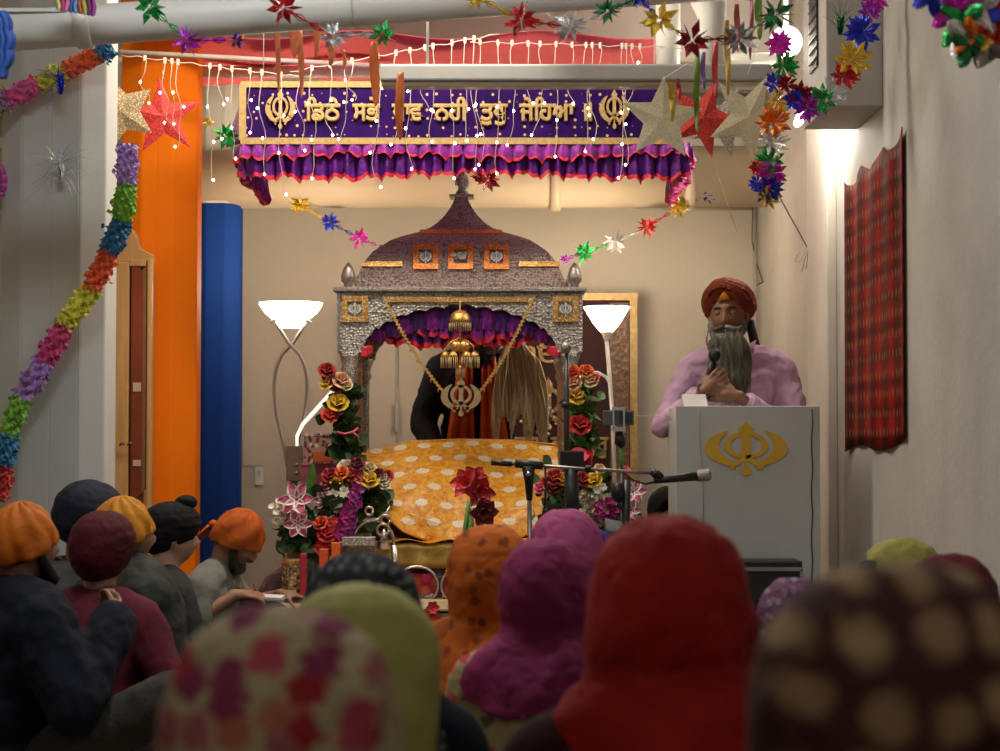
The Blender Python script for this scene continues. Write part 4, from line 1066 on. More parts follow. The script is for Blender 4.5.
def leaves(mb, c, ext, n, L=(.03, .07), rs=random, updir=(0, -.3, .6), w=.38):
    for _ in range(n):
        p = V(c) + V((rs.gauss(0, .5) * ext[0], rs.gauss(0, .5) * ext[1], rs.gauss(0, .5) * ext[2]))
        d = V((rs.gauss(0, 1), rs.gauss(0, 1), rs.gauss(0, 1))) + V(updir); l = rs.uniform(*L)
        petal(mb, p, d, V((rs.gauss(0, 1), -1, rs.gauss(0, 1))), l, l * w, .15, .3, 4, .9, tip=1)
FC = {'red': (.42, .008, .012), 'dkred': (.16, .004, .010), 'yellow': (.85, .55, .03), 'orange': (.85, .16, .02), 'pink': (.75, .12, .22), 'peach': (.80, .45, .28), 'white': (.72, .66, .52), 'cream': (.70, .60, .33), 'magenta': (.42, .01, .20), 'purple': (.30, .02, .22), 'redorange': (.72, .06, .02), 'scarlet': (.62, .02, .03)}
def fm(k): return mat(FC[k], .5, var=.25, vs=40, bs=80, bstr=.2, sheen=.2)
def add_flower(parent, kind, px, py, Y, r, colr, n=None):
    c = P(px, py, Y); b = MB()
    if kind == 'rose': rose(b, c, M(r, Y), n); nm = 'rose'
    elif kind == 'daisy': blob_flower(b, c, M(r, Y), n or (0, -1, .2), 8, width=.3, tilt=1.35, curl=.1); nm = 'daisy'
    elif kind == 'lily': blob_flower(b, c, M(r, Y), n or (.1, -1, .15), 6, width=.27, tilt=1.05, curl=.5, mi='edge'); nm = 'lily'
    elif kind == 'trumpet': blob_flower(b, c, M(r * 1.1, Y), n or (.1, -1, -.1), 6, width=.33, tilt=.85, curl=.5); blob_flower(b, c, M(r * .75, Y), n or (.1, -1, -.1), 5, width=.3, tilt=.5, curl=.2); nm = 'amaryllis'
    elif kind == 'ball':
        for _ in range(46):
            d = V((random.gauss(0, 1), random.gauss(0, 1) - .5, random.gauss(0, 1))).normalized(); petal(b, c + d * M(r * .5, Y), d + V((random.gauss(0, .4), 0, random.gauss(0, .4))), V((random.gauss(0, 1), -1, 1)), M(r * .55, Y), M(r * .25, Y), .3, .2, 3)
        nm = 'blossom_head'
    elif kind == 'spike':
        L = n; 
        for k in range(11):
            t = k / 10; q = P(px + L[0] * t, py + L[1] * t, Y); blob_flower(b, q + V((random.uniform(-.01, .01), -.01, 0)), M(r * (1.1 - .5 * t), Y), (random.uniform(-.6, .6), -1, .2), 5, width=.5)
        nm = 'flower_spike'
    o = b.build(nm, [LILY, mat((.78, .68, .64), .5)] if kind == 'lily' else (colr if not isinstance(colr, str) else fm(colr)), parent)
    return o
def lily_mat():
    m, nt, b = _new('lily_petals'); v = coords(nt)
    ln = nd(nt, 'ShaderNodeVectorMath', operation='LENGTH'); nt.links.new(v, ln.inputs[0])
    nt.links.new(ramp(nt, noise(nt, v, 28, 2), [(.35, (.62, .20, .30)), (.5, (.50, .07, .16)), (.65, (.34, .02, .09))]), b.inputs['Base Color']); b.inputs['Roughness'].default_value = .5; return m
LILY = lily_mat()
random.seed(11)
GL = mat((.75, .78, .74), .08, trans=.85, var=.02, bstr=0)
# -- big bouquet at the left foot of the shrine
YF = 8.9
lb = empty('flower_arrangement', (P(318, 0, YF).x, YF, PLAT + .0), 'tall bouquet of pink lilies and a white bloom at the left foot of the shrine', 'flower arrangement')
MB().lathe((P(315, 0, YF).x, YF, PLAT + .003), [(.045, 0), (.05, .02), (.045, .1), (.055, P(0, 545, YF).z - PLAT), (.05, P(0, 545, YF).z - PLAT), (.04, .1), (.042, .02)], 24).build('vase', GL, lb)
b = MB()
for _ in range(9): x = random.uniform(-.02, .02); b.tube([V((P(315, 0, YF).x + x, YF, PLAT + .03)), P(315 + random.uniform(-25, 25), 525, YF)], .004, 5)
b.build('stems', STEM, lb)
b = MB(); leaves(b, P(312, 530, YF), (.10, .05, .07), 170, (.05, .11)); leaves(b, P(292, 540, YF), (.05, .05, .06), 50, (.04, .08)); leaves(b, P(330, 505, YF), (.05, .05, .07), 60, (.04, .09)); b.build('foliage', LEAF, lb)
add_flower(lb, 'lily', 297, 500, YF - .10, 23, LILY, (-.2, -1, .25)); add_flower(lb, 'lily', 298, 523, YF - .12, 19, LILY, (.1, -1, -.1)); add_flower(lb, 'lily', 322, 500, YF - .02, 14, LILY, (.5, -1, .2))
add_flower(lb, 'ball', 281, 511, YF - .06, 15, 'white')
for px, py in ((308, 487), (312, 477)): b = MB(); petal(b, P(px, py + 12, YF), (0.05, 0, 1), (0, -1, 0), .13, .014, .4, 0, 5); b.build('bud', LEAF2, lb)
add_flower(lb, 'spike', 337, 545, YF - .06, 13, 'magenta', (22, -55)); add_flower(lb, 'spike', 322, 548, YF - .08, 9, 'scarlet', (10, -28)); add_flower(lb, 'spike', 347, 538, YF - .07, 8, 'purple', (14, -48))
for px, py in ((330, 520), (338, 508), (344, 492), (333, 495)): add_flower(lb, 'daisy', px, py, YF - .05, 7, 'white')
add_flower(lb, 'rose', 327, 533, YF - .10, 10, 'scarlet'); add_flower(lb, 'rose', 320, 522, YF - .10, 8, 'redorange')
# -- round mixed rose bouquet beside it
YG = 9.05
rb = empty('flower_arrangement', (P(365, 0, YG).x, YG, P(0, 520, YG).z), 'round bouquet of mixed roses against the left edge of the yellow cloth', 'flower arrangement')
b = MB(); leaves(b, P(362, 502, YG), (.10, .06, .07), 200, (.04, .09)); leaves(b, P(350, 487, YG + .03), (.08, .05, .04), 70, (.04, .08)); b.build('foliage', LEAF, rb)
for px, py, r, c_ in ((330, 474, 9, 'red'), (341, 472, 8, 'orange'), (333, 481, 8, 'redorange'), (346, 466, 9, 'white'), (357, 463, 8, 'dkred'), (352, 473, 9, 'redorange'), (362, 477, 8, 'pink'), (370, 468, 8, 'cream'), (338, 481, 8, 'yellow'), (370, 478, 10, 'yellow'), (377, 473, 7, 'dkred'), (383, 478, 7, 'white'), (387, 475, 7, 'red'), (385, 484, 6, 'cream'), (349, 479, 7, 'dkred'), (357, 481, 6, 'peach'), (326, 483, 7, 'pink')):
    add_flower(rb, 'rose', px, py, YG - .10 + random.uniform(-.02, .02), r, c_)
b = MB(); b.lathe(P(364, 533, YG), [(.03, 0), (.05, .08), (.045, .09)], 20); b.build('holder', LEAF2, rb)
# -- flower rope tied on the left front post
def post_flowers(name, px, tops, foli, label):
    Y = YP - .06; r = empty('flower_garland', P(px, foli[1], Y), label, 'flower garland')
    b = MB()
    n = int((foli[1] - foli[0]) / 2.0)
    for i in range(n):
        py = foli[0] + (foli[1] - foli[0]) * i / n; leaves(b, P(px + random.uniform(-6, 8), py, Y), (.045, .03, .02), 5, (.04, .08))
    b.build('foliage', LEAF if 'left' in label else LEAF2, r)
    MB().tube([P(px, foli[0], Y), P(px + 2, foli[1], Y)], .012, 8).build('stem', STEM, r)
    for kx, ky, rr, c_ in tops: add_flower(r, 'rose', kx, ky, Y - .06, rr, c_)
    return r
g = post_flowers('x', 344, ((327, 369, 9, 'red'), (330, 376, 8, 'dkred'), (326, 382, 8, 'yellow'), (342, 379, 10, 'peach'), (336, 386, 7, 'dkred'), (347, 385, 6, 'cream'), (338, 401, 11, 'yellow'), (330, 414, 9, 'redorange'), (338, 409, 7, 'dkred')), (388, 466), 'leafy rope of roses tied to the left front post of the silver canopy')
b = MB(); b.tube([P(337, 432, YP - .13), P(345, 434, YP - .15), P(353, 432, YP - .13), P(358, 428, YP - .12)], .006, 6); b.tube([P(353, 432, YP - .13), P(359, 438, YP - .12)], .005, 6); b.build('ribbon_tie', mat(FC['pink'], .4), g)
post_flowers('x', 581, ((572, 371, 8, 'redorange'), (586, 370, 8, 'orange'), (573, 382, 9, 'peach'), (591, 380, 8, 'cream'), (594, 378, 6, 'redorange'), (576, 394, 11, 'yellow'), (580, 423, 12, 'scarlet'), (573, 386, 6, 'peach')), (386, 462), 'leafy rope of roses tied beside the right front post, with a big red rose')
# -- right bouquet
YRt = 8.7
br_ = empty('flower_arrangement', (P(596, 0, YRt).x, YRt, PLAT), 'wide bouquet with lilies, purple orchid and white blooms at the right foot of the shrine', 'flower arrangement')
MB().lathe((P(596, 0, YRt).x, YRt, PLAT + .003), [(.05, 0), (.06, .03), (.05, .15), (.065, .3), (.055, .3), (.045, .15)], 24).build('vase', mat((.5, .45, .4), .3), br_)
b = MB(); leaves(b, P(580, 497, YRt), (.14, .07, .10), 230, (.04, .09)); leaves(b, P(600, 515, YRt), (.15, .06, .07), 120, (.05, .09)); b.build('foliage', LEAF, br_)
for px, py, r, c_ in ((555, 476, 10, 'red'), (554, 485, 9, 'dkred'), (562, 478, 8, 'yellow'), (582, 478, 9, 'red'), (593, 479, 9, 'yellow'), (540, 487, 7, 'pink'), (600, 468, 6, 'peach'), (548, 483, 8, 'red'), (625, 470, 6, 'pink')): add_flower(br_, 'rose', px, py, YRt - .12, r, c_)
for px, py, r in ((590, 512, 13), (600, 503, 11), (586, 497, 9), (597, 520, 9), (610, 500, 8)): add_flower(br_, 'ball', px, py, YRt - .12, r, 'white')
add_flower(br_, 'ball', 606, 510, YRt - .18, 14, 'magenta')
for px, py in ((597, 490), (603, 487)): add_flower(br_, 'daisy', px, py, YRt - .14, 5, 'white')
add_flower(br_, 'lily', 633, 492, YRt - .12, 17, LILY, (.1, -1, .3)); add_flower(br_, 'lily', 631, 510, YRt - .14, 14, LILY, (-.2, -1, 0)); add_flower(br_, 'lily', 634, 524, YRt - .12, 12, LILY, (.2, -1, -.3))
b = MB(); petal(b, P(574, 463, YRt), (.5, -.2, .55), (.2, -.6, .7), .11, .045, .5, .8, 8, .6); petal(b, P(590, 470, YRt), (.1, -.2, 1), (-.8, -.6, .2), .10, .03, .5, .2, 8, .6); b.build('pink_spathe', mat((.62, .06, .10), .35, var=.2, vs=20), br_)
# -- amaryllis in a square white vase
YA = 8.55
av = empty('flower_arrangement', (P(471, 0, YA).x, YA, PLAT), 'red amaryllis rising from a white cube vase in front of the yellow cloth', 'flower arrangement')
MB().box((P(472, 0, YA).x, YA, (PLAT + P(0, 583, YA).z) / 2 - .0), (M(38, YA), M(38, YA), P(0, 583, YA).z - PLAT)).build('vase', mat((.55, .50, .46), .3, var=.05), av, smooth=False, mods=[('bevel', .006, 3)])
for dx, t in ((-3, 500), (2, 508), (0, 520)): MB().tube([P(468 + dx, 585, YA), P(468 + dx * 1.5, 540, YA), P(471 + dx * .6, t, YA)], .010, 8).build('stem', mat((.10, .24, .04), .4), av)
add_flower(av, 'trumpet', 468, 485, YA - .05, 20, 'scarlet', (-.3, -1, .3)); add_flower(av, 'trumpet', 478, 492, YA - .08, 20, 'red', (.3, -1, .0)); add_flower(av, 'trumpet', 482, 511, YA - .08, 19, 'dkred', (.3, -1, -.3)); add_flower(av, 'trumpet', 474, 480, YA - .03, 17, 'red', (.1, -1, .5))
for px, py, r, c_ in ((454, 571, 9, 'orange'), (464, 573, 10, 'redorange'), (472, 571, 9, 'orange'), (459, 565, 7, 'redorange')): add_flower(av, 'ball', px, py, YA - .07, r, c_)
b = MB(); leaves(b, P(466, 577, YA - .02), (.07, .04, .02), 60, (.03, .06)); leaves(b, P(463, 560, YA), (.03, .02, .03), 30, (.03, .05)); b.build('foliage', LEAF, av)
# -- red poinsettia piece on the platform front
rr = MB(); blob_flower(rr, P(430, 618, 8.42), .05, (0, -1, .2), 7); blob_flower(rr, P(433, 608, 8.42), .035, (0, -1, .2), 6); tag(rr.build('red_bow', fm('scarlet')), 'small red satin bow on the front edge of the beige platform', 'bow')

# ================================================================== decorations near the shrine
# silver ornate mirror-like crest at the left of the cot
sm = empty('silver_crest', (P(375, 0, 8.86).x, 8.86, PLAT), 'silver horseshoe-shaped crest with scrolls at the left end of the cot', 'ornament')
Yc_ = 8.86
MB().tube([P(373 + 21 * cos(R(a)), 545 - 25 * sin(R(a)), Yc_) for a in range(0, 181, 15)], [.016] * 13, 12, flat=.5).build('hoop', SREL, sm)
MB().tube([P(352, 545, Yc_), P(351, 600, Yc_)], .015, 10).build('leg', SREL, sm); MB().tube([P(394, 545, Yc_), P(396, 600, Yc_)], .015, 10).build('leg', SREL, sm)
b = MB(); b.tube([P(357, 524, Yc_), P(366, 519, Yc_), P(378, 520, Yc_), P(387, 512, Yc_), P(390, 506, Yc_)], [.006, .016, .02, .014, .005], 10, flat=.6); b.build('scroll', SREL, sm)
for cx, cy, r in ((385, 520, 5), (383, 530, 6), (369, 511, 4)): MB().tube([P(cx + r * cos(R(a)), cy + r * sin(R(a)), Yc_ - .02) for a in range(0, 361, 30)], .006, 8).build('ring', mat((.55, .40, .28), .3, .8), sm)
MB().lathe(P(384, 549, Yc_ - .02), [(.03, 0), (.012, .07), (.004, .09)], 14).build('spike_foot', SREL, sm)
# silver boxes and striped packages at the left edge of platform
def gift(px0, px1, py0, py1, Y, d, m, label, cat='box', name='gift_box', rz=0, band=None):
    a = P(px0, py1, Y); c = P(px1, py0, Y); w = c.x - a.x; h = c.z - a.z; ce = V(((a.x + c.x) / 2, Y + d / 2, (a.z + c.z) / 2))
    rt = Matrix.Rotation(R(rz), 3, 'Z'); o = empty(name, V((ce.x, ce.y, a.z)), label, cat)
    MB().box(ce, (w, d, h), rt).build('body', m, o, smooth=False, mods=[('bevel', .004, 2)])
    MB().box(ce + V((0, 0, h * .5)), (w * 1.03, d * 1.03, h * .12), rt).build('lid', band or m, o, smooth=False, mods=[('bevel', .003, 2)])
    return o
gift(283, 303, 562, 600, 8.72, .12, spots((.30, .20, .10), [(.06, .02, .02), (.55, .42, .25)], 60, .35, 1), 'patterned brocade box standing at the left front corner of the platform', rz=20, band=GOLDFOIL)
gift(300, 306, 556, 598, 8.70, .05, mat((.45, .03, .06), .4), 'slim crimson box beside the brocade box', name='gift_box')
gift(319, 328, 552, 601, 8.70, .06, mat((.75, .12, .04), .3), 'small red-orange packet, left of the pair before the bouquet', name='candle_packet'); gift(331, 340, 546, 601, 8.70, .06, mat((.85, .16, .03), .3), 'small red-orange packet, right of the pair before the bouquet', name='candle_packet')
gift(342, 374, 538, 546, 8.72, .10, glitter((.45, .42, .38), (.95, .9, .85), 200), 'flat silver glittered tray box at the front of the cot', name='tray'); 
gift(340, 376, 545, 600, 8.80, .06, mat((.36, .33, .29), .4, .4, var=.3, vs=40), 'upright silvery box under the glittered tray box', 'box', 'silver_box')
gift(306, 344, 435, 464, 9.5, .18, spots((.42, .30, .22), [(.6, .5, .38), (.25, .03, .06), (.12, .04, .05)], 45, .4, 1), 'floral patterned box stacked high left of the canopy', rz=-8)
gift(313, 333, 452, 462, 9.42, .04, mat((.75, .15, .04), .4), 'small orange packet leaning on the floral box', name='candle_packet')
gift(301, 346, 465, 485, 9.45, .2, mat((.36, .08, .14), .6), 'dusky rose covered box below the floral patterned box')

# ================================================================== lectern and equipment
YL = 8.3; zL = P(740, 406, YL).z; x0, x1 = P(674.5, 0, YL).x, P(817.5, 0, YL).x
lc = empty('lectern', ((x0 + x1) / 2, YL + .2, 0), 'pale grey lectern with a flat mustard khanda emblem on its front', 'lectern')
LG = mat((.47, .48, .45), .45, var=.05, vs=3, bs=8, bstr=.05)
MB().box(((x0 + x1) / 2, YL + .01, zL / 2), (x1 - x0, .02, zL)).build('front_panel', LG, lc, smooth=False, mods=[('bevel', .003, 2)])
for x in (x0 + .01, x1 - .01): MB().box((x, YL + .20, zL / 2), (.02, .36, zL - .01)).build('side_panel', LG, lc, smooth=False)
MB().box(((x0 + x1) / 2, YL + .20, zL - .045), (x1 - x0 - .042, .36, .02)).build('top', LG, lc, smooth=False)
MB().box(((x0 + x1) / 2, YL + .20, .5), (x1 - x0 - .042, .36, .02)).build('shelf', LG, lc, smooth=False)
b = MB(); c_ = P(746, 448.5, YL - .001)
khanda(b, lambda x, z, d: V((c_.x + x * M(42.5, YL), YL - .001 - d, c_.z + z * M(27.5, YL))), 0, .004); b.build('emblem', mat((.62, .37, .025), .5, var=.05), lc, smooth=False)
paper = MB().box(P(695, 403, YL + .12), (.10, .14, .012), Matrix.Rotation(.5, 3, 'X')); tag(paper.build('paper_stack', mat((.6, .58, .54), .7), smooth=False), 'crumpled white papers resting on the lectern top', 'paper')
tag(MB().tube([P(698, 408, YL - .004), P(700, 440, YL - .004), P(703, 480, YL - .004), P(704, 540, YL - .004)], .0016, 5).build('cable', mat((.30, .29, .27), .5)), 'pale thin cord hanging down the lectern front at its left', 'cable')
tag(MB().tube([P(812 + .8 * sin(i * 2), 409 + 15 * i, YL - .004) for i in range(13)], .003, 5).build('cable', CORD), 'dark cord running down the right edge of the lectern', 'cable')
sp = empty('floor_monitor', P(772, 600, 8.05), 'black floor amplifier with a silver rim in front of the lectern', 'amplifier'); sp.location.z = 0
xa, xb2 = P(742, 0, 8.05).x, P(799.5, 0, 8.05).x; zt = P(0, 561, 8.05).z
MB().box(((xa + xb2) / 2, 8.15, zt / 2), (xb2 - xa, .2, zt)).build('cabinet', BLACK, sp, smooth=False, mods=[('bevel', .006, 2)])
MB().box(((xa + xb2) / 2, 8.045, P(0, 569, 8.05).z), (xb2 - xa, .012, M(4, 8))).build('silver_rim', mat((.5, .5, .48), .25, .9), sp, smooth=False)
MB().box((xb2 - .006, 8.045, P(0, 585, 8.05).z), (.012, .012, M(30, 8))).build('silver_rim', mat((.5, .5, .48), .25, .9), sp, smooth=False)
MB().box(((xa + xb2) / 2 - .01, 8.048, zt / 2 - .04), (xb2 - xa - .05, .01, zt - .14)).build('grille', mat((.02, .02, .02), .9, bs=300, bstr=.8), sp, smooth=False)
# microphone stands
def rod(mb, pts, r, n=10): mb.tube([P(*p) for p in pts], r, n); return mb
BLK = mat((.010, .010, .011), .4, var=.1)
Ym = 7.7
ms = empty('microphone_stand', (P(530, 0, Ym).x, Ym, 0), 'boom microphone stand whose long level arm reaches right towards the lectern', 'microphone stand')
rod(MB(), [(529.5, 495, Ym), (530, 640, Ym)], .0095).build('pole', mat((.20, .18, .16), .3, .7), ms)
rod(MB(), [(528.5, 466, Ym), (529, 480, Ym), (529.5, 500, Ym)], [.028, .019, .012][0:3]).build('pole_clutch', BLK, ms)
MB().ell(P(528.5, 474, Ym - .03), .010, None, 12, 8).build('knob', mat((.5, .5, .5), .25, .9), ms)
rod(MB(), [(515, 463.5, Ym), (543, 465.5, Ym)], .017).build('boom_clamp', BLK, ms)
rod(MB(), [(491, 462.5, Ym), (512, 464, Ym)], .011).build('counterweight', BLK, ms)
rod(MB(), [(500, 463, Ym), (656, 473.5, Ym)], .0065).build('boom', mat((.34, .30, .26), .3, .8), ms)
rod(MB(), [(585, 468, Ym), (591, 468.5, Ym)], .012).build('boom_joint', BLK, ms)
rod(MB(), [(651, 471, Ym), (656, 474, Ym), (662, 478, Ym)], [.014, .019, .014]).build('microphone_clip', BLK, ms)
for k in range(3):
    a = R(90 + 120 * k); MB().tube([V((P(530, 0, Ym).x, Ym, .16)), V((P(530, 0, Ym).x + .3 * cos(a), Ym + .3 * sin(a), .012))], .009, 8).build('leg', BLK, ms)
mc = empty('microphone', P(680, 478, Ym), 'silver-headed vocal microphone at the right tip of the long boom arm', 'microphone')
rod(MB(), [(654, 481, Ym), (662, 480, Ym), (697, 476, Ym)], [.011, .013, .019]).build('body', BLK, mc)
rod(MB(), [(697, 476, Ym), (699, 475.8, Ym), (709, 474.8, Ym), (711, 474.6, Ym)], [.021, .024, .024, .015], 18).build('grille', mat((.32, .30, .27), .35, .8, bs=500, bstr=.8), mc)
tag(rod(MB(), [(654, 482, Ym), (645, 484, Ym), (633, 480, Ym), (622, 472, Ym + .01), (615, 470, Ym + .01)], .0045, 6).build('cable', BLK), 'black cord looping from the microphone back to the long boom arm', 'cable')
tag(rod(MB(), [(545, 466, Ym), (546, 485, Ym), (545, 505, Ym), (541, 522, Ym), (538, 540, Ym)], .0045, 6).build('cable', BLK), 'black cord hanging down beside the pole of the long boom stand', 'cable')
Yn = 8.35
m2 = empty('microphone_stand', (P(567, 0, Yn).x, Yn, 0), 'tall upright microphone stand in front of the right canopy post', 'microphone stand')
rod(MB(), [(567, 352, Yn), (566.5, 440, Yn), (570, 700, Yn)], [.010, .012, .012]).build('pole', BLK, m2)
rod(MB(), [(566, 402, Yn), (566, 408, Yn)], .02).build('clutch', BLK, m2)
MB().box(P(572, 459, Yn), (.10, .06, .07)).build('mixer_box', BLK, m2, smooth=False, mods=[('bevel', .006, 2)])
rod(MB(), [(571, 466, Yn), (572, 500, Yn), (572, 560, Yn)], .03, 14).build('cable_bundle', BLK, m2)
MB().ell(P(566, 348, Yn), (.022, .022, .027), None, 18, 12).build('microphone_head', mat((.35, .33, .30), .25, .9, bs=400, bstr=.5), m2)
for k in range(3):
    a = R(90 + 120 * k); MB().tube([V((P(570, 0, Yn).x, Yn, .2)), V((P(570, 0, Yn).x + .13 * cos(a), Yn + .12 * sin(a), .012))], .009, 8).build('leg', BLK, m2)
m3 = empty('music_stand', (P(636, 0, 8.3).x, 8.3, 0), 'black stand with a tilted tray in front of the right bouquet', 'stand')
rod(MB(), [(627, 480, 8.3), (626, 530, 8.3), (626, 700, 8.3)], .016).build('pole', BLK, m3)
MB().box(P(632, 535, 8.3), (.24, .14, .018), Matrix.Rotation(.55, 3, 'X') @ Matrix.Rotation(.28, 3, 'Y')).build('tray', BLK, m3, smooth=False, mods=[('bevel', .004, 2)])
MB().box(P(645, 540, 8.2), (.06, .02, .008)).build('silver_edge', mat((.6, .6, .58), .25, .9), m3, smooth=False)
MB().ell(P(618, 492, 8.3), (.03, .03, .045), None, 14, 10).build('microphone_head', BLK, m3)
rod(MB(), [(618, 496, 8.3), (627, 520, 8.3)], .01).build('arm', BLK, m3)
# phone on a tripod
Yp = 8.45
ph = empty('phone', P(619, 420, Yp), 'phone held sideways in a clamp, filming from beside the shrine', 'phone')
MB().box(P(618.5, 418, Yp), (M(31, Yp), .012, M(15, Yp))).build('body', mat((.10, .10, .10), .3), ph, smooth=False, mods=[('bevel', .004, 3)])
MB().box(P(626, 418, Yp - .007), (M(13, Yp), .004, M(11, Yp))).build('camera_window', mat((.04, .05, .05), .1), ph, smooth=False, mods=[('bevel', .003, 2)])
tr = empty('phone_tripod', (P(621, 0, Yp + .02).x, Yp + .02, 0), 'slim phone tripod with a grey clamp and a green-wrapped pole', 'tripod')
b = MB(); 
for px in (613.5, 624): b.box(P(px, 418, Yp - .012), (M(1.8, Yp), .008, M(20, Yp)))
b.box(P(618.5, 408.5, Yp), (M(13, Yp), .03, M(3, Yp))); b.box(P(618.5, 429, Yp), (M(14, Yp), .03, M(4, Yp))); b.build('clamp', mat((.40, .40, .38), .4), tr, smooth=False)
rod(MB(), [(619, 432, Yp + .02), (620, 442, Yp + .02), (623, 447, Yp + .02)], [.016, .026, .014]).build('tilt_head', BLK, tr)
rod(MB(), [(621, 446, Yp + .02), (622, 470, Yp + .02)], .008).build('green_wrap', mat((.08, .30, .07), .5), tr)
rod(MB(), [(622, 470, Yp + .02), (622, 700, Yp + .02)], .009).build('pole', BLK, tr)
for k in range(3):
    a = R(30 + 120 * k); MB().tube([V((P(622, 0, Yp).x, Yp + .02, .25)), V((P(622, 0, Yp).x + .12 * cos(a), Yp + .12 * sin(a), .012))], .008, 8).build('leg', BLK, tr)
tag(rod(MB(), [(635, 416, Yp), (655, 415.5, Yp), (672, 420, YL + .1)], .0015, 5).build('cable', mat((.5, .46, .4), .5)), 'thin pale cord stretched from the phone to the lectern', 'cable')
# yellow bucket at left by the writer
Yb = 9.0
yb = empty('bucket', (P(208, 0, Yb).x, Yb, 0), 'small yellow plastic bucket on the floor before the man writing', 'bucket')
zz = P(0, 615, Yb).z
MB().lathe((P(208, 0, Yb).x, Yb, 0.0), [(.05, .0), (.055, .02), (.075, zz), (.081, zz), (.081, zz + .008), (.073, zz + .006), (.05, .03), (.001, .02)], 28).build('pail', mat((.70, .42, .04), .35), yb)
MB().tube([V((P(208, 0, Yb).x + .078 * cos(R(a)), Yb + .078 * sin(R(a)), zz + .004)) for a in range(0, 361, 20)], .005, 6).build('rim', mat((.78, .50, .06), .35), yb)
# small cabinet with arched glass door behind the white column
YCb = 9.25
cb = empty('display_cabinet', (P(135, 0, YCb).x, YCb + .2, 0), 'light wood display cabinet with an arched pediment and a narrow glass door', 'cabinet')
WOOD = mat((.60, .33, .12), .45, var=.12, vs=6, bs=30, stretch=(6, 6, .6)); xq = lambda px: P(px, 0, YCb).x; zq = lambda py: P(0, py, YCb).z
WOODD = mat((.22, .10, .04), .5)
MB().box(((xq(108) + xq(144)) / 2, YCb + .20, zq(262) / 2), (xq(144) - xq(108), .28, zq(262))).build('body', WOOD, cb, smooth=False, mods=[('bevel', .006, 2)])
b = MB(); b.prism([(100, 262), (153, 262), (153, 254), (140, 247), (138, 238), (133, 229), (127, 227), (120, 232), (100, 255)], lambda x, z, d: V((xq(x), d, zq(z))), YCb + .03, YCb + .09); b.build('pediment', WOOD, cb, smooth=False, mods=[('bevel', .006, 2)])
MB().box((xq(151), YCb + .03, zq(262) / 2), (xq(153.5) - xq(149), .06, zq(255))).build('stile', WOOD, cb, smooth=False, mods=[('bevel', .006, 2)])
MB().box((xq(124), YCb + .03, zq(262) / 2), (xq(131) - xq(117), .06, zq(262))).build('stile', WOOD, cb, smooth=False, mods=[('bevel', .006, 2)])
dr = MB(); oy = [(131, 515), (148, 515), (148, 263), (131, 263)]; 
def arcp(xa, xb_, ytop, rad): return [(xa, ytop)] + [(xb_ - rad + rad * sin(R(a)), ytop + rad - rad * cos(R(a))) for a in range(0, 91, 18)]
inn = arcp(133.5, 145, 266, 9) + [(145, 492), (133.5, 506)]
MB().prism(inn, lambda x, z, d: V((xq(x), d, zq(z))), YCb + .0, YCb + .02).build('door_glass', mat((.24, .045, .02), .12, var=.25, vs=3, coat=.6), cb, smooth=False)
MB().box((xq(146.5), YCb + .022, (zq(268) + zq(490)) / 2), (xq(148) - xq(144.8), .045, zq(268) - zq(490))).build('door_frame', WOODD, cb, smooth=False)
for py in (266, ): MB().box((xq(139), YCb + .022, zq(263)), (xq(148) - xq(131), .045, .03)).build('door_frame', WOOD, cb, smooth=False, mods=[('bevel', .004, 2)])
for px in (122, 130): MB().tube([P(px - 2, 445, YCb - .02), P(px, 443, YCb - .03), P(px + 2, 444, YCb - .02)], .006, 8).build('handle', WOODD, cb)
for py, h in ((387, 9), (463, 6)): MB().box(P(137, py, YCb - .001), (M(8, YCb), .004, M(h, YCb))).build('note', mat((.6, .45, .35), .6), cb, smooth=False)
tb = empty('side_table', (P(322, 0, 9.55).x, 9.55, PLAT), 'narrow cloth-covered side table holding the stacked boxes left of the canopy', 'table')
tz = P(0, 486, 9.45).z
MB().box((P(323, 0, 9.55).x, 9.58, tz - .012), (.25, .30, .02)).build('table_top', WOODD, tb, smooth=False)
for sx in (-1, 1):
    for sy in (-1, 1): MB().tube([V((P(323, 0, 9.55).x + sx * .1, 9.58 + sy * .12, PLAT)), V((P(323, 0, 9.55).x + sx * .1, 9.58 + sy * .12, tz - .02))], .012, 8).build('leg', WOODD, tb)
# ================================================================== foil garlands, stars, streamers, fairy lights
random.seed(23)
FO = {'green': (.02, .40, .08), 'purple': (.45, .03, .55), 'dkpurple': (.10, .03, .20), 'red': (.60, .02, .03), 'silver': (.70, .70, .72), 'gold': (.85, .58, .06), 'blue': (.03, .06, .65), 'magenta': (.80, .04, .62), 'dkred': (.28, .01, .02), 'grey': (.28, .24, .22), 'orange': (.95, .22, .03), 'dkgreen': (.02, .18, .06), 'white': (.85, .85, .85)}
def star_burst(mb, c, r, n=18):
    c = V(c)
    for i in range(n):
        z = 1 - 2 * (i + .5) / n; t = i * 2.39996 + random.uniform(-.3, .3); q = sqrt(1 - z * z)
        d = V((q * cos(t), q * sin(t), z)); a, b = frame_of(d); w = r * .24; L = r * random.uniform(.95, 1.3); p = c + d * r * .1
        tw = random.uniform(0, pi); a, b = a * cos(tw) + b * sin(tw), b * cos(tw) - a * sin(tw)
        m = c + d * L * .5
        mb.add([p, m + a * w, c + d * L, m - a * w, m + b * w * .35], [(0, 1, 4), (1, 2, 4), (2, 3, 4), (3, 0, 4), (0, 3, 2, 1)])
def chain_link(mb, p, q, w=.010):
    p, q = V(p), V(q); d = q - p; a, b = frame_of(d); n = 2
    for i in range(n):
        u, v = p + d * (i / n), p + d * ((i + 1) / n); m = (u + v) / 2
        for k in range(2):
            s = a if (i + k) % 2 else b
            mb.tube([u, m + s * w, v, m - s * w, u], .0022, 4)
foil_flower = None
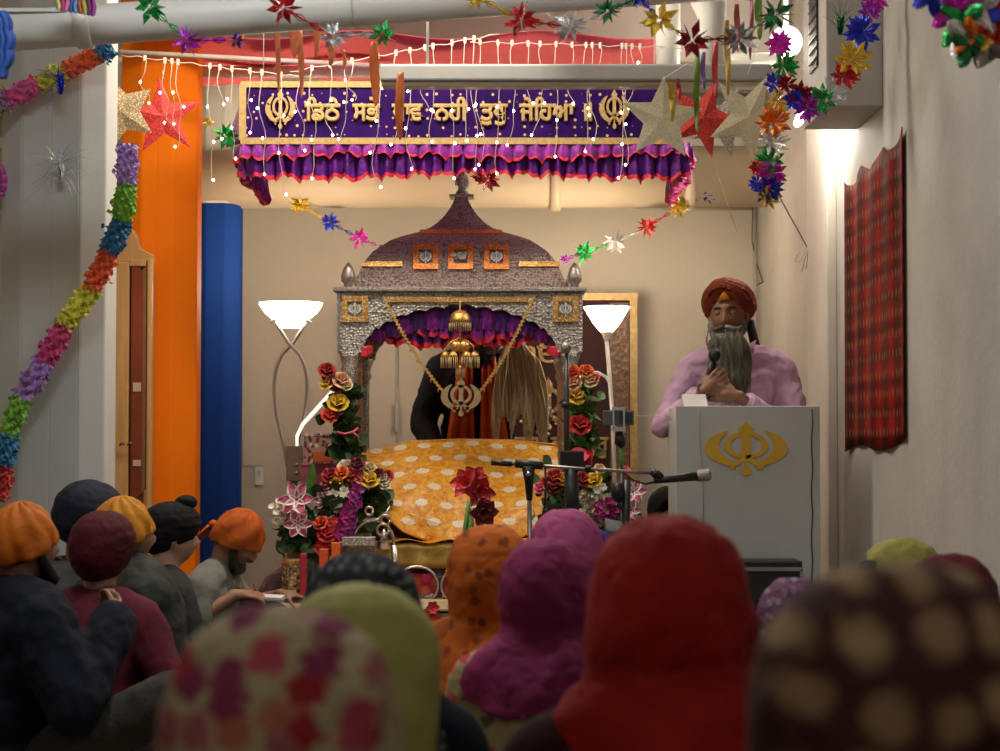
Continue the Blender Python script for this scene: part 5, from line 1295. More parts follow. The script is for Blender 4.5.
def foil_garland(label, pts, Y, r, link=True, group=None, Ys=None, fl=star_burst, cat='garland'):
    yy = Ys or [Y] * len(pts); root = empty('foil_garland', P(pts[0][0], pts[0][1], yy[0]), label, cat, group)
    C = [P(px, py, y) for (px, py, *_), y in zip(pts, yy)]
    for c, (px, py, k, *rr), y in zip(C, pts, yy):
        b = MB(); fl(b, c, M(rr[0] if rr else r, y) * (1.2 if fl is foil_flower else 1)); b.build('foil_star' if fl is star_burst else 'foil_flower', foil(FO[k]), root, smooth=False)
    if link:
        for (c0, c1, p) in zip(C, C[1:], pts): 
            b = MB(); chain_link(b, c0.lerp(c1, .18), c0.lerp(c1, .82)); b.build('foil_link', foil(FO[p[2]]), root, smooth=False)
    return root
foil_garland('foil star garland over the drain pipe at left, green then purple', [(150, 6, 'green', 17), (187, 40, 'purple', 15), (236, 40, 'dkpurple', 8)], 6.45, 14)
foil_garland('foil garland of a red, a silver and a green burst above the banner left end', [(283, 8, 'red', 17), (333, 36, 'silver', 14), (382, 34, 'green', 14)], 6.55, 14)
foil_garland('long foil star garland along the drain pipe to the upper right', [(475, -4, 'gold', 12), (521, 20, 'red', 18), (570, 27, 'silver', 17), (608, 11, 'dkgreen', 13), (640, -3, 'blue', 11), (659, 20, 'gold', 19), (692, 40, 'dkred', 19), (738, 38, 'grey', 18), (776, 14, 'dkgreen', 18)], 6.5, 15)
foil_garland('foil star garland low on the back wall, gold, blue and magenta', [(300, 205, 'gold'), (329, 222, 'blue'), (359, 238, 'magenta'), (381, 247, 'dkpurple', 3)], 11.3, 10.5)
foil_garland('foil star garland on the back wall rising from the dome to the duct', [(565, 259, 'purple', 5), (584, 253, 'green'), (615, 242, 'silver'), (647, 227, 'red'), (678, 208, 'gold'), (706, 195, 'blue', 9)], 11.3, 11)
b = MB(); star_burst(b, P(226, 136, 9.0), M(13, 9.0)); tag(b.build('foil_star', foil(FO['green']), smooth=False), 'single green foil star hanging just left of the purple banner', 'foil star')
b = MB(); star_burst(b, P(208, 122, 9.3), M(6, 9.3)); tag(b.build('foil_star', foil(FO['gold']), smooth=False), 'tiny gold foil star between orange column and banner', 'foil star')
b = MB(); star_burst(b, P(488, 180, 8.95), M(13, 9)); star_burst(b, P(478, 176, 8.95), M(7, 9)); tag(b.build('foil_star', foil(FO['dkred']), smooth=False), 'dark red foil star peeking out below the banner ruffle beside the dome tip', 'foil star')
def foil_flower(mb, c, r):
    n = V((random.uniform(-.7, .7), -1, random.uniform(-.5, .5))).normalized(); a, b_ = frame_of(n)
    for lay in range(2):
        for i in range(7):
            t = 2 * pi * i / 7 + lay * .4 + random.uniform(-.15, .15); o = a * cos(t) + b_ * sin(t)
            d = (o + n * (.25 + .45 * lay)).normalized(); m = c + d * r * .62; e = c + d * r; s = d.cross(n).normalized() * r * .17
            mb.add([c, m + s, e, m - s, m + n * r * .14, m - n * r * .08], [(0, 1, 4), (1, 2, 4), (2, 3, 4), (3, 0, 4), (1, 0, 5), (2, 1, 5), (3, 2, 5), (0, 3, 5)])
foil_garland('column of bright foil flowers hanging at the right end of the banner', [(778, 43, 'magenta', 14), (783, 66, 'green', 15), (774, 84, 'blue', 12), (777, 101, 'gold', 14), (774, 123, 'orange', 17), (772, 143, 'white', 17), (771, 161, 'green', 15), (771, 174, 'magenta', 15), (768, 188, 'blue', 15), (767, 199, 'gold', 13), (757, 168, 'red', 8), (757, 183, 'blue', 8)], 7.9, 14, False, fl=foil_flower)
foil_garland('swag of foil flowers sweeping from the ceiling past the air unit grille', [(875, -2, 'magenta', 14), (868, 12, 'purple', 12), (863, 32, 'blue', 18), (852, 60, 'gold', 19), (844, 76, 'red', 15), (832, 92, 'silver', 15), (822, 99, 'green', 15), (808, 108, 'purple', 14), (800, 94, 'dkred', 14), (794, 100, 'blue', 11), (787, 84, 'dkred', 10)], 7.6, 14, False, fl=foil_flower)
def big_petals(mb, c, r):
    n = V((random.uniform(-.5, .5), -1, random.uniform(-.6, .3))).normalized(); a, b_ = frame_of(n); t0 = random.uniform(0, 6)
    for i in range(4):
        t = t0 + 2 * pi * i / 4; o = a * cos(t) + b_ * sin(t); petal(mb, c, o + n * .25, n, r * 1.15, r * .36, -.7, .1, 8, .75)
foil_garland('large glossy foil flower cluster in the upper right corner of the view', [(936, -4, 'blue', 24), (958, 12, 'magenta', 26), (962, 26, 'green', 26), (975, 8, 'white', 28), (968, 36, 'white', 24), (990, 5, 'red', 28), (1000, 22, 'gold', 32), (978, 40, 'orange', 24), (996, 42, 'red', 26), (972, 47, 'dkgreen', 22), (988, 44, 'grey', 24), (1010, 2, 'blue', 28)], 5.2, 24, False, fl=big_petals)
def spray(label, px, py, Y, r, k, n=26, wire=True, name='tinsel_spray', up=False):
    root = empty(name, P(px, py, Y), label, 'tinsel'); c = P(px, py + r * .3, Y); b = MB()
    for i_ in range(n):
        if up: a = random.uniform(-.9, .9)
        else: a = random.choice((-1, 1)) * random.uniform(.5, 2.7)
        L = M(r * random.uniform(.6, 1.15), Y); d = V((sin(a), random.uniform(-.5, 0), cos(a)))
        c_ = c + V((0, 0, M(r * random.uniform(-.3, .35), Y)))
        b.tube([c_, c_ + d * L * .5 + V((0, 0, L * .04)), c_ + d * L - V((0, 0, L * .12 * abs(a)))], [.0010, .0008, .0004], 3)
    b.build('strands', foil(FO[k] if k != 'silver' else (.45, .45, .46)), root)
    b = MB(); 
    for i in range(9): petal(b, c + V((random.uniform(-.004, .004), -.006, -M(r * .4, Y))), (random.uniform(-.16, .16), -.1, 1), (random.uniform(-1, 1), -1, 0), M(r * random.uniform(.6, 1.1), Y), M(1.7, Y), .4, .1, 4)
    b.build('tuft', foil(FO[k]), root); return root
spray('blue foil tinsel spray hung over the crepe garland on the white column', 61, 76, 7.66, 27, 'blue', 22)
spray('silver foil tinsel spray in the middle of the white column', 61, 158, 7.74, 34, 'silver', 30)
spray('dark green tinsel spray on the front of the air unit', 840, 20, 7.75, 22, 'dkgreen', 22, up=True)
# tissue garlands on the white column
TC = {'lav': (.42, .24, .60), 'pink': (.70, .10, .30), 'lime': (.62, .62, .05), 'orange': (.85, .12, .02), 'green': (.24, .55, .05), 'blue': (.02, .22, .42), 'yellow': (.70, .68, .05), 'red': (.55, .03, .03), 'olive': (.30, .30, .03), 'hotpink': (.62, .04, .20)}
def tissue(label, segs, Y0, r):
    """segs: (px0,py0,px1,py1,colour)"""
    root = empty('tissue_garland', P(segs[0][0], segs[0][1], Y0), label, 'garland')
    for (x0, y0, x1, y1, k) in segs:
        p, q = P(x0, y0, Y0), P(x1, y1, Y0); a, b_ = frame_of(q - p); rr = M(r, Y0); ph = random.uniform(0, 9)
        def fn(u, v):
            t = 2 * pi * u; w = 1 + .22 * sin(5 * t + 17 * v + ph) + .16 * sin(9 * t - 23 * v) + .14 * sin(31 * v + 3 * t)
            return p.lerp(q, v * 1.04 - .02) + (a * cos(t) + b_ * sin(t)) * rr * w * (.82 + .18 * sin(pi * v))
        mb = MB(); mb.grid(fn, 40, 22, wrap=True)
        for _ in range(46):
            t = random.uniform(0, 2 * pi); v = random.random(); c = fn(t / 2 / pi, v); d = (a * cos(t) + b_ * sin(t)) + (q - p).normalized() * random.uniform(-.8, .8)
            petal(mb, c, d, V((random.gauss(0, 1), random.gauss(0, 1), random.gauss(0, 1))), rr * .55, rr * .35, .5, .4, 3)
        mb.build('tissue_segment', mat(TC[k], .6, var=.3, vs=30, bs=60, bstr=.6, sheen=.3), root, smooth=False)
    return root
tissue('crepe tissue garland crossing the top of the white column under the drain pipe', [(-16, 112, 5, 101, 'olive'), (-8, 107, 8, 99, 'lav'), (6, 100, 40, 83, 'pink'), (38, 84, 66, 72, 'lime'), (64, 73, 100, 53, 'orange'), (97, 55, 112, 47, 'blue')], 7.70, 8.0)
tissue('long crepe tissue garland curving down across the white column', [(128, 145, 127, 185, 'lav'), (127, 184, 121, 221, 'green'), (121, 221, 109, 254, 'blue'), (109, 254, 91, 290, 'orange'), (92, 288, 64, 326, 'yellow'), (65, 325, 44, 363, 'hotpink'), (46, 362, 21, 398, 'lav'), (22, 397, 8, 435, 'green'), (9, 434, 3, 468, 'blue'), (4, 467, -3, 500, 'red')], 7.68, 9.0)
# scalloped blue paper fan at the extreme left and the striped paper stack on the pipe
def fan(label, pts, Y, c_):
    bf = MB(); c0 = P(*pts[0], Y); n = len(pts)
    bf.grid(lambda u, v: P(-14 + (fx(v) + 14) * u, pts[0][1] + (pts[-1][1] - pts[0][1]) * v, Y + .012 * sin(9 * pi * u)), 18, 40)
    return bf
def fx(v): return 11 - 9 * abs(2 * v - .95) ** 2 + 2.6 * abs(sin(3.5 * pi * v))
bf = fan('', [(0, 12), (0, 78)], 6.4, 0)
tag(bf.build('paper_fan', mat((.02, .09, .38), .6, bs=90, bstr=.6), thick=.02), 'scalloped blue honeycomb paper fan at the far left edge by the pipe', 'paper fan')
def fx(v): return 4 - 3 * abs(2 * v - 1) ** 2 + 1.2 * abs(sin(3.5 * pi * v))
bf = fan('', [(0, 166), (0, 196)], 7.74, 0)
tag(bf.build('paper_fan', mat((.30, .03, .22), .6, bs=90, bstr=.6), thick=.02), 'purple paper fan at the left edge beside the white column', 'paper fan')
psr = empty('paper_bell', P(77, 3, 6.6), 'rainbow striped scalloped paper lantern hanging onto the pipe collar', 'paper lantern')
for i, c_ in enumerate(((.65, .6, .2), (.45, .05, .2), (.75, .25, .45), (.08, .10, .35), (.15, .35, .65), (.5, .10, .05), (.5, .5, .1), (.2, .04, .18), (.35, .05, .30))):
    x = 56 + 4.4 * i; b = MB(); b.grid(lambda u, v: P(x + 4.5 * u + .8 * sin(9 * v + i), -14 + (23 + 6 * i / 8) * v + 1.6 * sin(u * pi) * v, 6.55 + .015 * sin(u * pi) * -1), 5, 14)
    b.build('paper_fold', mat(c_, .6, bs=90, bstr=.4), psr, thick=.003)
# ---- glitter stars
def star5(mb, c, R_, r_, rot, d, tilt=0, puff=.35, sx=1.0):
    m_ = Matrix.Rotation(tilt, 3, 'Z'); pts = []
    for i in range(10):
        a = rot + pi / 2 + i * pi / 5; q = R_ if i % 2 == 0 else r_; pts.append(V((q * cos(a) * sx, 0, q * sin(a))))
    vs = [c + m_ @ p for p in pts] + [c + m_ @ V((0, -d, 0)), c + m_ @ V((0, d, 0))]
    fs = [(i, (i + 1) % 10, 10) for i in range(10)] + [((i + 1) % 10, i, 11) for i in range(10)]
    return mb.add(vs, fs)
def gstar(label, px, py, Y, r, colr, rot=0, tilt=0, inner=.42, c2=None, hang=None, sx=1.0, d=.014):
    root = empty('glitter_star', P(px, py, Y), label, 'star'); b = MB(); star5(b, P(px, py, Y), M(r, Y), M(r * inner, Y), rot, d, tilt, sx=sx)
    b.build('star', glitter(colr, c2, 260, .0, .6), root, smooth=False)
    if hang: MB().tube([P(px - M(0, Y), py - r * .9, Y), P(*hang)], .0016, 4).build('thread', mat((.7, .68, .6), .6), root)
    return root
gstar('red glitter star hanging before the orange column', 163, 117, 8.9, 41, (.55, .02, .02), R(6), .15, .40, (.85, .10, .07), (163, 70, 8.9))
gstar('beige glitter star half hidden behind the white column edge', 121, 112, 8.6, 38, (.42, .30, .16), R(20), 0, .5, (1, .8, .5))
gstar('cream glitter star at the right end of the banner, nearest of the row', 662, 119, 8.0, 44, (.95, .86, .58), R(-3), .15, .45, (.9, .85, .6), (706, 52, 8.0), 1.0)
gstar('red glitter star between the cream and silver stars', 703, 118, 8.15, 42, (.60, .025, .02), R(-22), -.1, .42, (.85, .10, .07), (703, 60, 8.15), .9)
gstar('silver glitter star mostly hidden between red and cream stars', 724, 121, 8.25, 38, (.42, .42, .42), R(-24), .1, .42, (.9, .9, .9))
gstar('cream glitter star farthest right, beside the column of foil flowers', 748, 117, 8.1, 48, (.95, .86, .58), R(-28), .1, .42, (.9, .85, .6), (760, 40, 8.1), .9)
# white cord with loop
wc = MB(); wc.tube([P(757, 150, 8.0), P(780, 198, 8.35), P(807, 247, 8.75)], .0035, 6); wc.tube([P(807, 247, 8.75), P(798, 254, 8.75), P(795, 262, 8.75), P(800, 261, 8.75), P(807, 250, 8.75), P(804, 262, 8.75), P(802, 272, 8.75), P(806, 268, 8.75), P(808, 250, 8.75)], .003, 6)
tag(wc.build('cord', mat((.75, .72, .64), .6)), 'white cord with a bow knot, stretched from the last star to the wall', 'cord')
tag(MB().tube([P(703, 142, 8.4), P(718, 176, 8.8), P(737, 232, 9.3)], .0015, 5).build('thread', mat((.55, .45, .3), .6)), 'fine straw-coloured thread slanting down from the red star', 'thread')
# ---- streamers
def streamer(label, px, y0, y1, w, Y, c_, lean=0, tip=.3):
    ph = random.uniform(0, 6)
    def f(u, v):
        k = (.35 + .65 * sin(pi * min(1, .15 + .85 * v))) if tip else 1
        if v > .97: k *= tip
        return P(px + lean * v + .8 * sin(5 * v + ph) + (u - .5) * w * k, y0 + (y1 - y0) * v, Y + .012 * sin(7 * v + 3 * u + ph))
    return tag(MB().grid(f, 3, 16).build('streamer', mat(c_, .55, var=.15, vs=10), None, thick=.0015), label, 'streamer')
PE = (.75, .22, .09); 
for label, px, y0, y1, w, c_ in (('short orange streamer, first from the left below the drain pipe', 241, -6, 42, 7, PE), ('thin orange streamer falling beside the first one', 262, -6, 33, 4, PE), ('long thin orange streamer left of the gold emblem', 278, 18, 92, 5, PE),
    ('broad pale orange streamer below the red foil burst', 294, 22, 58, 9, PE), ('long tapering orange streamer ending over the banner', 301, 30, 98, 6, PE), ('orange streamer left of the silver foil burst', 317, 12, 58, 7, PE), ('small orange streamer tip below the silver foil burst', 331, 44, 66, 7, PE),
    ('widest orange streamer, hanging beside the green foil star', 375, 42, 106, 10, (.85, .20, .04)), ('orange streamer pointing down across the third word', 400, 72, 140, 9, (.85, .20, .04)), ('tiny orange streamer tip between two others', 344, 50, 70, 4, PE)):
    streamer(label, px, y0, y1, w, 7.4, c_)
for label, px, y0, y1, w, c_ in (('yellow streamer over the cream star', 672, 82, 122, 6, (.75, .55, .03)), ('short red streamer beside the yellow one', 679, 78, 100, 4, (.65, .05, .04)), ('long green streamer over the stars', 697, 52, 134, 6, (.20, .35, .04)), ('violet streamer over the red star', 703.5, 52, 90, 5, (.20, .14, .40)),
    ('red streamer over the red star', 715.5, 42, 98, 6, (.60, .05, .05)), ('mustard streamer with a long thin tail', 727.5, 20, 96, 6, (.55, .36, .05)), ('brick red streamer in front of the grey foil star', 737.5, 4, 52, 6, (.50, .08, .05)), ('dark rose streamer right of the brick red one', 751, -6, 60, 4, (.32, .05, .10)), ('olive green streamer near the top edge', 759, -6, 40, 8, (.22, .35, .05))):
    streamer(label, px, y0, y1, w, 7.3, c_)
# ---- fairy lights: curtain strings with warm bulbs
WIRE = mat((.62, .50, .40), .5); BULB = emis((1, .88, .66), 9)
def fairy(label, x0, x1, yline, drops, Y):
    root = empty('fairy_lights', P((x0 + x1) / 2, yline(.5), Y), label, 'string lights')
    b = MB(); b.tube([P(x0 + (x1 - x0) * i / 20, yline(i / 20) + 1.2 * sin(i * 2.2), Y) for i in range(21)], .0024, 5)
    b.build('wire', WIRE, root)
    for (px, L, n) in drops:
        y0 = yline((px - x0) / (x1 - x0)); ph = random.uniform(0, 6); pts = []; am = random.uniform(2, 5)
        for i in range(13):
            t = i / 12; pts.append(P(px + am * sin(6 * t + ph) * t ** .4 + am * .6 * sin(13 * t + ph * 2) * t, y0 + L * t, Y - .03 * sin(5 * t)))
        o = MB().tube(pts, .0016, 5).build('strand', WIRE, root)
        for j in range(n):
            t = (j + 1) / n; p = pts[min(12, int(round(12 * t)))] + V((random.uniform(-.015, .015), -.005, random.uniform(-.012, .004)))
            MB().ell(p, (.0055, .0055, .0065), None, 8, 6).build('bulb', BULB, o)
        MB().box(pts[0], (.012, .01, .026)).build('clip', mat((.7, .62, .5), .5), o, smooth=False)
def dr(a, b, n, L0, L1): return [(a + (b - a) * (i + .5) / n + random.uniform(-4, 4), random.uniform(L0, L1), 0) for i in range(n)]
def wb(L): return [(p, l, max(2, int(l / 30))) for p, l, _ in L]
fairy('fairy light string at left, from the orange column to the red foil burst', 120, 300, lambda t: 55 + 22 * t, wb([(145, 45, 0), (165, 60, 0), (178, 85, 0), (172, 60, 0), (210, 115, 0), (220, 70, 0), (232, 90, 0), (250, 60, 0), (262, 100, 0), (281, 118, 0)]), 8.7)
fairy('fairy light string over the middle of the banner', 290, 500, lambda t: 72 - 38 * t, wb([(300, 80, 0), (312, 108, 0), (330, 70, 0), (345, 75, 0), (352, 40, 0), (378, 130, 0), (396, 90, 0), (410, 118, 0), (425, 60, 0), (433, 95, 0), (452, 135, 0), (465, 100, 0), (474, 130, 0)]), 8.72)
fairy('fairy light string over the right end of the banner', 470, 700, lambda t: 42 + 6 * t, wb([(480, 120, 0), (498, 130, 0), (512, 100, 0), (528, 60, 0), (540, 90, 0), (556, 110, 0), (572, 60, 0), (586, 105, 0), (592, 95, 0), (600, 40, 0), (622, 130, 0), (632, 60, 0), (626, 118, 0), (640, 30, 0)]), 8.75)
# ================================================================== people
random.seed(5)
def scarf_person(label, px, py, Y, rz, sc_mat, top_mat, leg_mat=None, vox=.013, hpitch=5, hyaw=0, skirt=False, skin=None, lean=8, top_name='kameez', **kw):
    r = seat_at(label, px, py, Y, rz, .893)
    J = joints(lean=lean); h = Rot(hyaw, hpitch, 0); align_head(r, J, px, Y)
    base_person(r, J, h, skin or SKIN2, vox)
    eyes(r, J['head'], h)
    garment(r, J, top_mat, top_name, .02, skirt=skirt, vox=vox)
    trousers(r, J, leg_mat or top_mat, vox=.015)
    b = MB(); b.ell(J['head'] + h @ V((0, -.02, .02)), (.080, .095, .110), h, 20, 14); b.ell(J['head'] + V((0, -.07, -.06)), (.04, .03, .05), None, 12, 8); b.build('hair', DARKHAIR, r, local=True)
    scarf(r, J['head'], sc_mat, hrot=h, **kw)
    return r, J, h
C_RED = cloth((.46, .016, .012), .2, .8, 10, c2=(.28, .009, .009)); C_MAG = cloth((.26, .022, .10), .15, .8, 12, c2=(.15, .012, .06)); C_PNK = cloth((.38, .07, .19), .15, .8, 12, c2=(.26, .04, .13))
C_YG = cloth((.52, .50, .16), .1, .75, 8, c2=(.38, .37, .10)); C_BLU = cloth((.010, .018, .20), .15, .8)
MARB = cloth((.050, .008, .012), .2, .9, 8); NAVY = cloth((.007, .010, .022), .2, .9, 10); DKGRN = cloth((.022, .026, .022), .2, .7, 12); DENIM = cloth((.014, .02, .04), .25, .9)
ORSP = spots((.55, .12, .012), [(.20, .04, .01), (.25, .05, .015)], 17, .20, 1, .05, petal=.5)
TAN = spots((.06, .016, .014), [(.34, .22, .11), (.28, .17, .09)], 20, .33, .4, .14, bstr=.5)
FLO = spots((.50, .42, .24), [(.34, .02, .03), (.42, .06, .09), (.22, .03, .08), (.40, .14, .08), (.36, .10, .12)], 24, .46, .95, .10, petal=.7)
DOTS = spots((.018, .022, .024), [(.11, .13, .12), (.08, .10, .09)], 40, .26, .6, .08)
PUPAT = spots((.15, .06, .12), [(.24, .18, .20), (.08, .04, .08), (.20, .10, .16)], 34, .36, .9, .08)
KAM = spots((.44, .36, .18), [(.50, .03, .06), (.36, .30, .14), (.10, .12, .04), (.55, .08, .10), (.42, .34, .17)], 19, .34, .85, .05, petal=.6)
# -- front rows of women, seen from behind
scarf_person('woman nearest the camera at right, in a dark brown headscarf with blurry tan dots', 892, 571, 1.78, 4, TAN, MARB, fold=.8, length=.5, flare=1.15, vox=.014)
scarf_person('woman at bottom left in a cream headscarf with red and pink blossoms', 283, 612, 2.08, -4, FLO, cloth((.12, .02, .03)), fold=.8, length=.5, flare=1.1, hyaw=-6, vox=.014)
scarf_person('woman in a plain yellow-green headscarf behind the blossom-patterned one', 362, 588, 2.95, -6, C_YG, cloth((.20, .20, .07)), length=.55, flare=.95, fold=.8, hyaw=-10, vox=.014)
scarf_person('woman in a tall deep red headscarf and maroon top, centre right', 668, 515, 3.2, 3, C_RED, MARB, fold=1.2, length=.27, flare=.60, size=.95, narrow=1.3, hyaw=-8, vox=.014, openw=34)
r_, J_, h_ = scarf_person('woman in a black headscarf with pale dots, partly behind the yellow-green scarf', 362, 556, 3.9, -5, DOTS, NAVY, length=.26, flare=.75, vox=.014)
scarf(r_, J_['head'] + V((.03, 0, -.10)), spots((.07, .075, .035), [(.02, .02, .015), (.14, .14, .08)], 30, .4, 1), name='fur_shawl', length=.5, flare=1.12, fold=1.6, openw=30, size=1.02, ph=1)
scarf_person('woman in a magenta headscarf and cream kameez printed with red flowers', 546, 541, 5.0, -4, C_MAG, KAM, length=.28, flare=.80, fold=1.2, narrow=1.05, hyaw=-12)
scarf_person('woman in an orange headscarf with dark specks, left of the magenta one', 490, 527, 5.5, -12, ORSP, cloth((.40, .09, .01)), length=.40, flare=.98, fold=1.0, hyaw=-5)
scarf_person('woman in a dusty pink headscarf behind the magenta one', 565, 511, 6.5, 8, C_PNK, spots((.06, .06, .055), [(.3, .28, .25)], 40, .3), length=.30, flare=.85, fold=1.0)
scarf_person('woman in a royal blue headscarf behind the pink one', 588, 529, 7.15, -5, C_BLU, NAVY, length=.32, flare=.8)
scarf_person('woman in a mottled purple headscarf below the lectern amplifier', 793, 580, 5.4, -3, PUPAT, cloth((.08, .04, .05)), length=.4, flare=.9)
scarf_person('child in an orange-brown patterned scarf low by the right wall', 848, 583, 6.5, 20, spots((.28, .09, .02), [(.12, .03, .01), (.3, .15, .04)], 26, .3), cloth((.25, .07, .02)), length=.4, flare=.9)
r_, J_, h_ = scarf_person('woman in an olive yellow headscarf near the right wall, dark hair showing', 899, 540, 5.8, 40, cloth((.34, .30, .08), c2=(.24, .20, .05)), cloth((.30, .28, .25)), length=.35, flare=.85, hyaw=20)
b = MB(); strands(b, lambda a, c, t: J_['head'] + V((-.085 + .03 * sin(a * 6), .03 + .05 * (c - .5), .09 - .02 * a)) + V((-.03 * t - .01 * a, .03 * c * t, -.13 * t)), 160, 5, .0025); b.build('loose_hair', DARKHAIR, r_, local=True)
scarf_person('person in a dark crimson headscarf farthest right, beside the olive one', 948, 556, 4.7, 5, cloth((.14, .012, .022)), cloth((.2, .19, .17)), length=.35, flare=.85)

def man(label, px, py, Y, rz, head, shirt, pants, top_h=.90, lean=8, hyaw=0, hpitch=0, skin=None, bulk=1.0, g=.018, vox=.012, mod=None, collar=None, sleeves=1.0, handspec=None, disp=.012, beard=False, shirt_name='shirt', pv=.014, hs=.94):
    r = seat_at(label, px, py, Y, rz, top_h); J = joints(lean=lean)
    if mod: mod(J)
    h = Rot(hyaw, hpitch, 0); align_head(r, J, px, Y); base_person(r, J, h, skin or SKIN, vox, hs=hs, handspec=handspec)
    eyes(r, J['head'], h, hs); brows(r, J['head'], h, hs, DARKHAIR)
    garment(r, J, shirt, shirt_name, g, sleeves, vox, bulk, disp); trousers(r, J, pants, vox=pv)
    b = MB(); b.ell(J['head'] + h @ V((0, -.018, .012)), (.078 * hs, .088 * hs, .102 * hs), h, 20, 14); b.build('hair', DARKHAIR, r, local=True)
    if beard:
        b = MB(); c = J['head']
        for s in (-1, 1): b.cap(c + h @ V((s * .07, .01, -.01)), c + h @ V((s * .045, .06, -.09)), .014, .022)
        b.cap(c + h @ V((-.03, .068, -.10)), c + h @ V((.03, .068, -.10)), .026, .026); b.cap(c + h @ V((-.028, .098, -.046)), c + h @ V((.028, .098, -.046)), .007, .007)
        b.build('beard', DARKHAIR, r, local=True, mods=[('remesh', .006, 2), ('disp', .006, .01)])
    if collar:
        c = J['nb']; MB().tube([c + V((.075 * cos(R(a)), .075 * sin(R(a)) + .0, .012 + .012 * sin(R(a)))) for a in range(0, 361, 20)], .022, 10).build('collar', collar, r, local=True)
    head(r, J['head'], h); return r, J, h
OR1 = cloth((.62, .17, .008), .12, .6, 14, c2=(.45, .10, .006)); OR2 = cloth((.66, .28, .012), .12, .6, 14, c2=(.5, .18, .01)); OR3 = cloth((.52, .10, .008), .12, .7, 14)
NVT = cloth((.010, .014, .035), .2, .8, 20); MAT_ = cloth((.085, .006, .014), .2, .8, 20); BKT = cloth((.006, .006, .007), .2, .8, 20)
def m_jacket(J):
    J['elR'] = V((.31, .08, .33)); J['wrR'] = V((.19, .28, .53)); J['knR'] = V((.42, .34, .34)); J['anR'] = V((.16, .58, .08)); J['ftR'] = V((.2, .9, -.1))
man('man at far left in dark navy padded jacket and orange head cloth', 24, 499, 6.1, -48, lambda r, c, h: patka(r, c, OR1, h, True, .95), NAVY, cloth((.06, .055, .045), .2, .9), .887, hyaw=-4, hpitch=-2, g=.045, mod=m_jacket, collar=cloth((.02, .025, .02)), disp=.03,
    handspec={'R': (V((-.6, .55, .45)), V((-.4, -.8, .1)), 1, (40, 50, 35)), 'L': (V((.8, .5, -.15)), V((0, -.4, -1)), -1, (25, 30, 20))}, shirt_name='jacket', beard=True)
man('man in a large navy turban and grey shirt in front of the white column', 86, 477, 7.25, -20, lambda r, c, h: turban(r, c, NVT, (.104, .135, .112), h @ Matrix.Rotation(.28, 3, 'Y'), .042, 4, low=.95), cloth((.12, .13, .12)), DENIM, .915)
def m_mar(J): J['elR'] = V((.28, .04, .36)); J['wrR'] = V((.13, .22, .44))
man('man in a maroon turban and wine red shirt among the seated men', 104, 509, 6.5, -22, lambda r, c, h: turban(r, c, MAT_, (.098, .125, .118), h, .03, 5, low=1.0), cloth((.13, .018, .032), .2, .9, 10, c2=(.085, .01, .022)), cloth((.05, .02, .025)), .905, g=.024, mod=m_mar, disp=.018)
man('man in a dark green jacket and golden yellow head cloth', 124, 494, 6.95, -66, lambda r, c, h: patka(r, c, OR2, h, False, .95), DKGRN, DENIM, .887, hyaw=5, g=.062, disp=.02, shirt_name='jacket', bulk=1.2, mod=lambda J: J.update(head=J['head'] + V((.02, -.06, 0)), shR=J['shR'] + V((.04, 0, 0))), collar=DKGRN)
man('boy in a black turban seen in profile, beyond the dark green jacket', 172, 504, 7.7, -62, lambda r, c, h: (turban(r, c, BKT, (.092, .118, .108), h, .035, 4, low=.95), MB().ell(c + h @ V((0, .055, .135)), (.04, .045, .03), h, 16, 10).build('top_knot', BKT, r, local=True)), cloth((.03, .03, .03)), DENIM, .885, skin=SKIN2, hyaw=-10)
# -- man writing
def m_wr(J):
    for s, k in ((1, 'R'), (-1, 'L')): J['kn' + k] = V((s * .26, .34, .35)); J['an' + k] = V((-s * .02, .42 + s * .05, .09))
    J['elR'] = V((.24, .15, .40)); J['wrR'] = V((.14, .28, .49)); J['elL'] = V((-.27, .20, .42)); J['wrL'] = V((-.15, .40, .47)); J['head'] = J['nb'] + V((0, .085, .14))
SK3 = mat((.26, .115, .06), .55, var=.12, vs=30, bs=120, bstr=.1)
w_, Jw, hw_ = man('man in a grey t-shirt and orange head cloth bent over a notebook, writing', 238, 499, 8.3, -98, lambda r, c, h: patka(r, c, OR3, h, True, .98), cloth((.20, .20, .18), .12, .9, 14), DENIM, .87, lean=20, hpitch=34, hyaw=-4, skin=SK3, sleeves=-.0, vox=.009, mod=m_wr, disp=.008, beard=True,
    handspec={'R': (V((-.35, .9, -.05)), V((-.3, -.2, -1)), 1, (28, 38, 25)), 'L': (V((.1, .95, -.15)), V((.2, -.1, -1)), -1, (12, 15, 10))}, shirt_name='t_shirt')
b = MB(); sp_ = Jw['che']
for i in range(16): x = -.10 + .2 * random.random(); z = -.08 + .16 * random.random(); b.box(sp_ + V((x * .6, .155 + .0, z)), (.03 * random.random() + .008, .004, .006))
b.build('shirt_print', cloth((.08, .08, .08)), w_, local=True)
nb = empty('notebook', P(268, 597, 8.25), 'open white notebook held by the man writing', 'notebook')
MB().box(P(268, 596.5, 8.25), (.125, .16, .008), Matrix.Rotation(.06, 3, 'Y')).build('pages', mat((.70, .69, .66), .7), nb, smooth=False); MB().box(P(268, 598.5, 8.25), (.132, .165, .006), Matrix.Rotation(.06, 3, 'Y')).build('cover', mat((.35, .35, .36), .5), nb, smooth=False)
tag(MB().tube([P(257, 595, 8.2), P(253, 583, 8.18)], .004, 8).build('pen', mat((.5, .08, .04), .3)), 'pen in the writing man\'s hand', 'pen')
man('person in a plum checked shirt behind the lilies, next to the man writing', 305, 503, 9.2, -104, lambda r, c, h: patka(r, c, NVT, h, False), spots((.15, .085, .09), [(.10, .05, .06)], 60, .4, .1), DENIM, .887, hpitch=25, lean=30, g=.03)
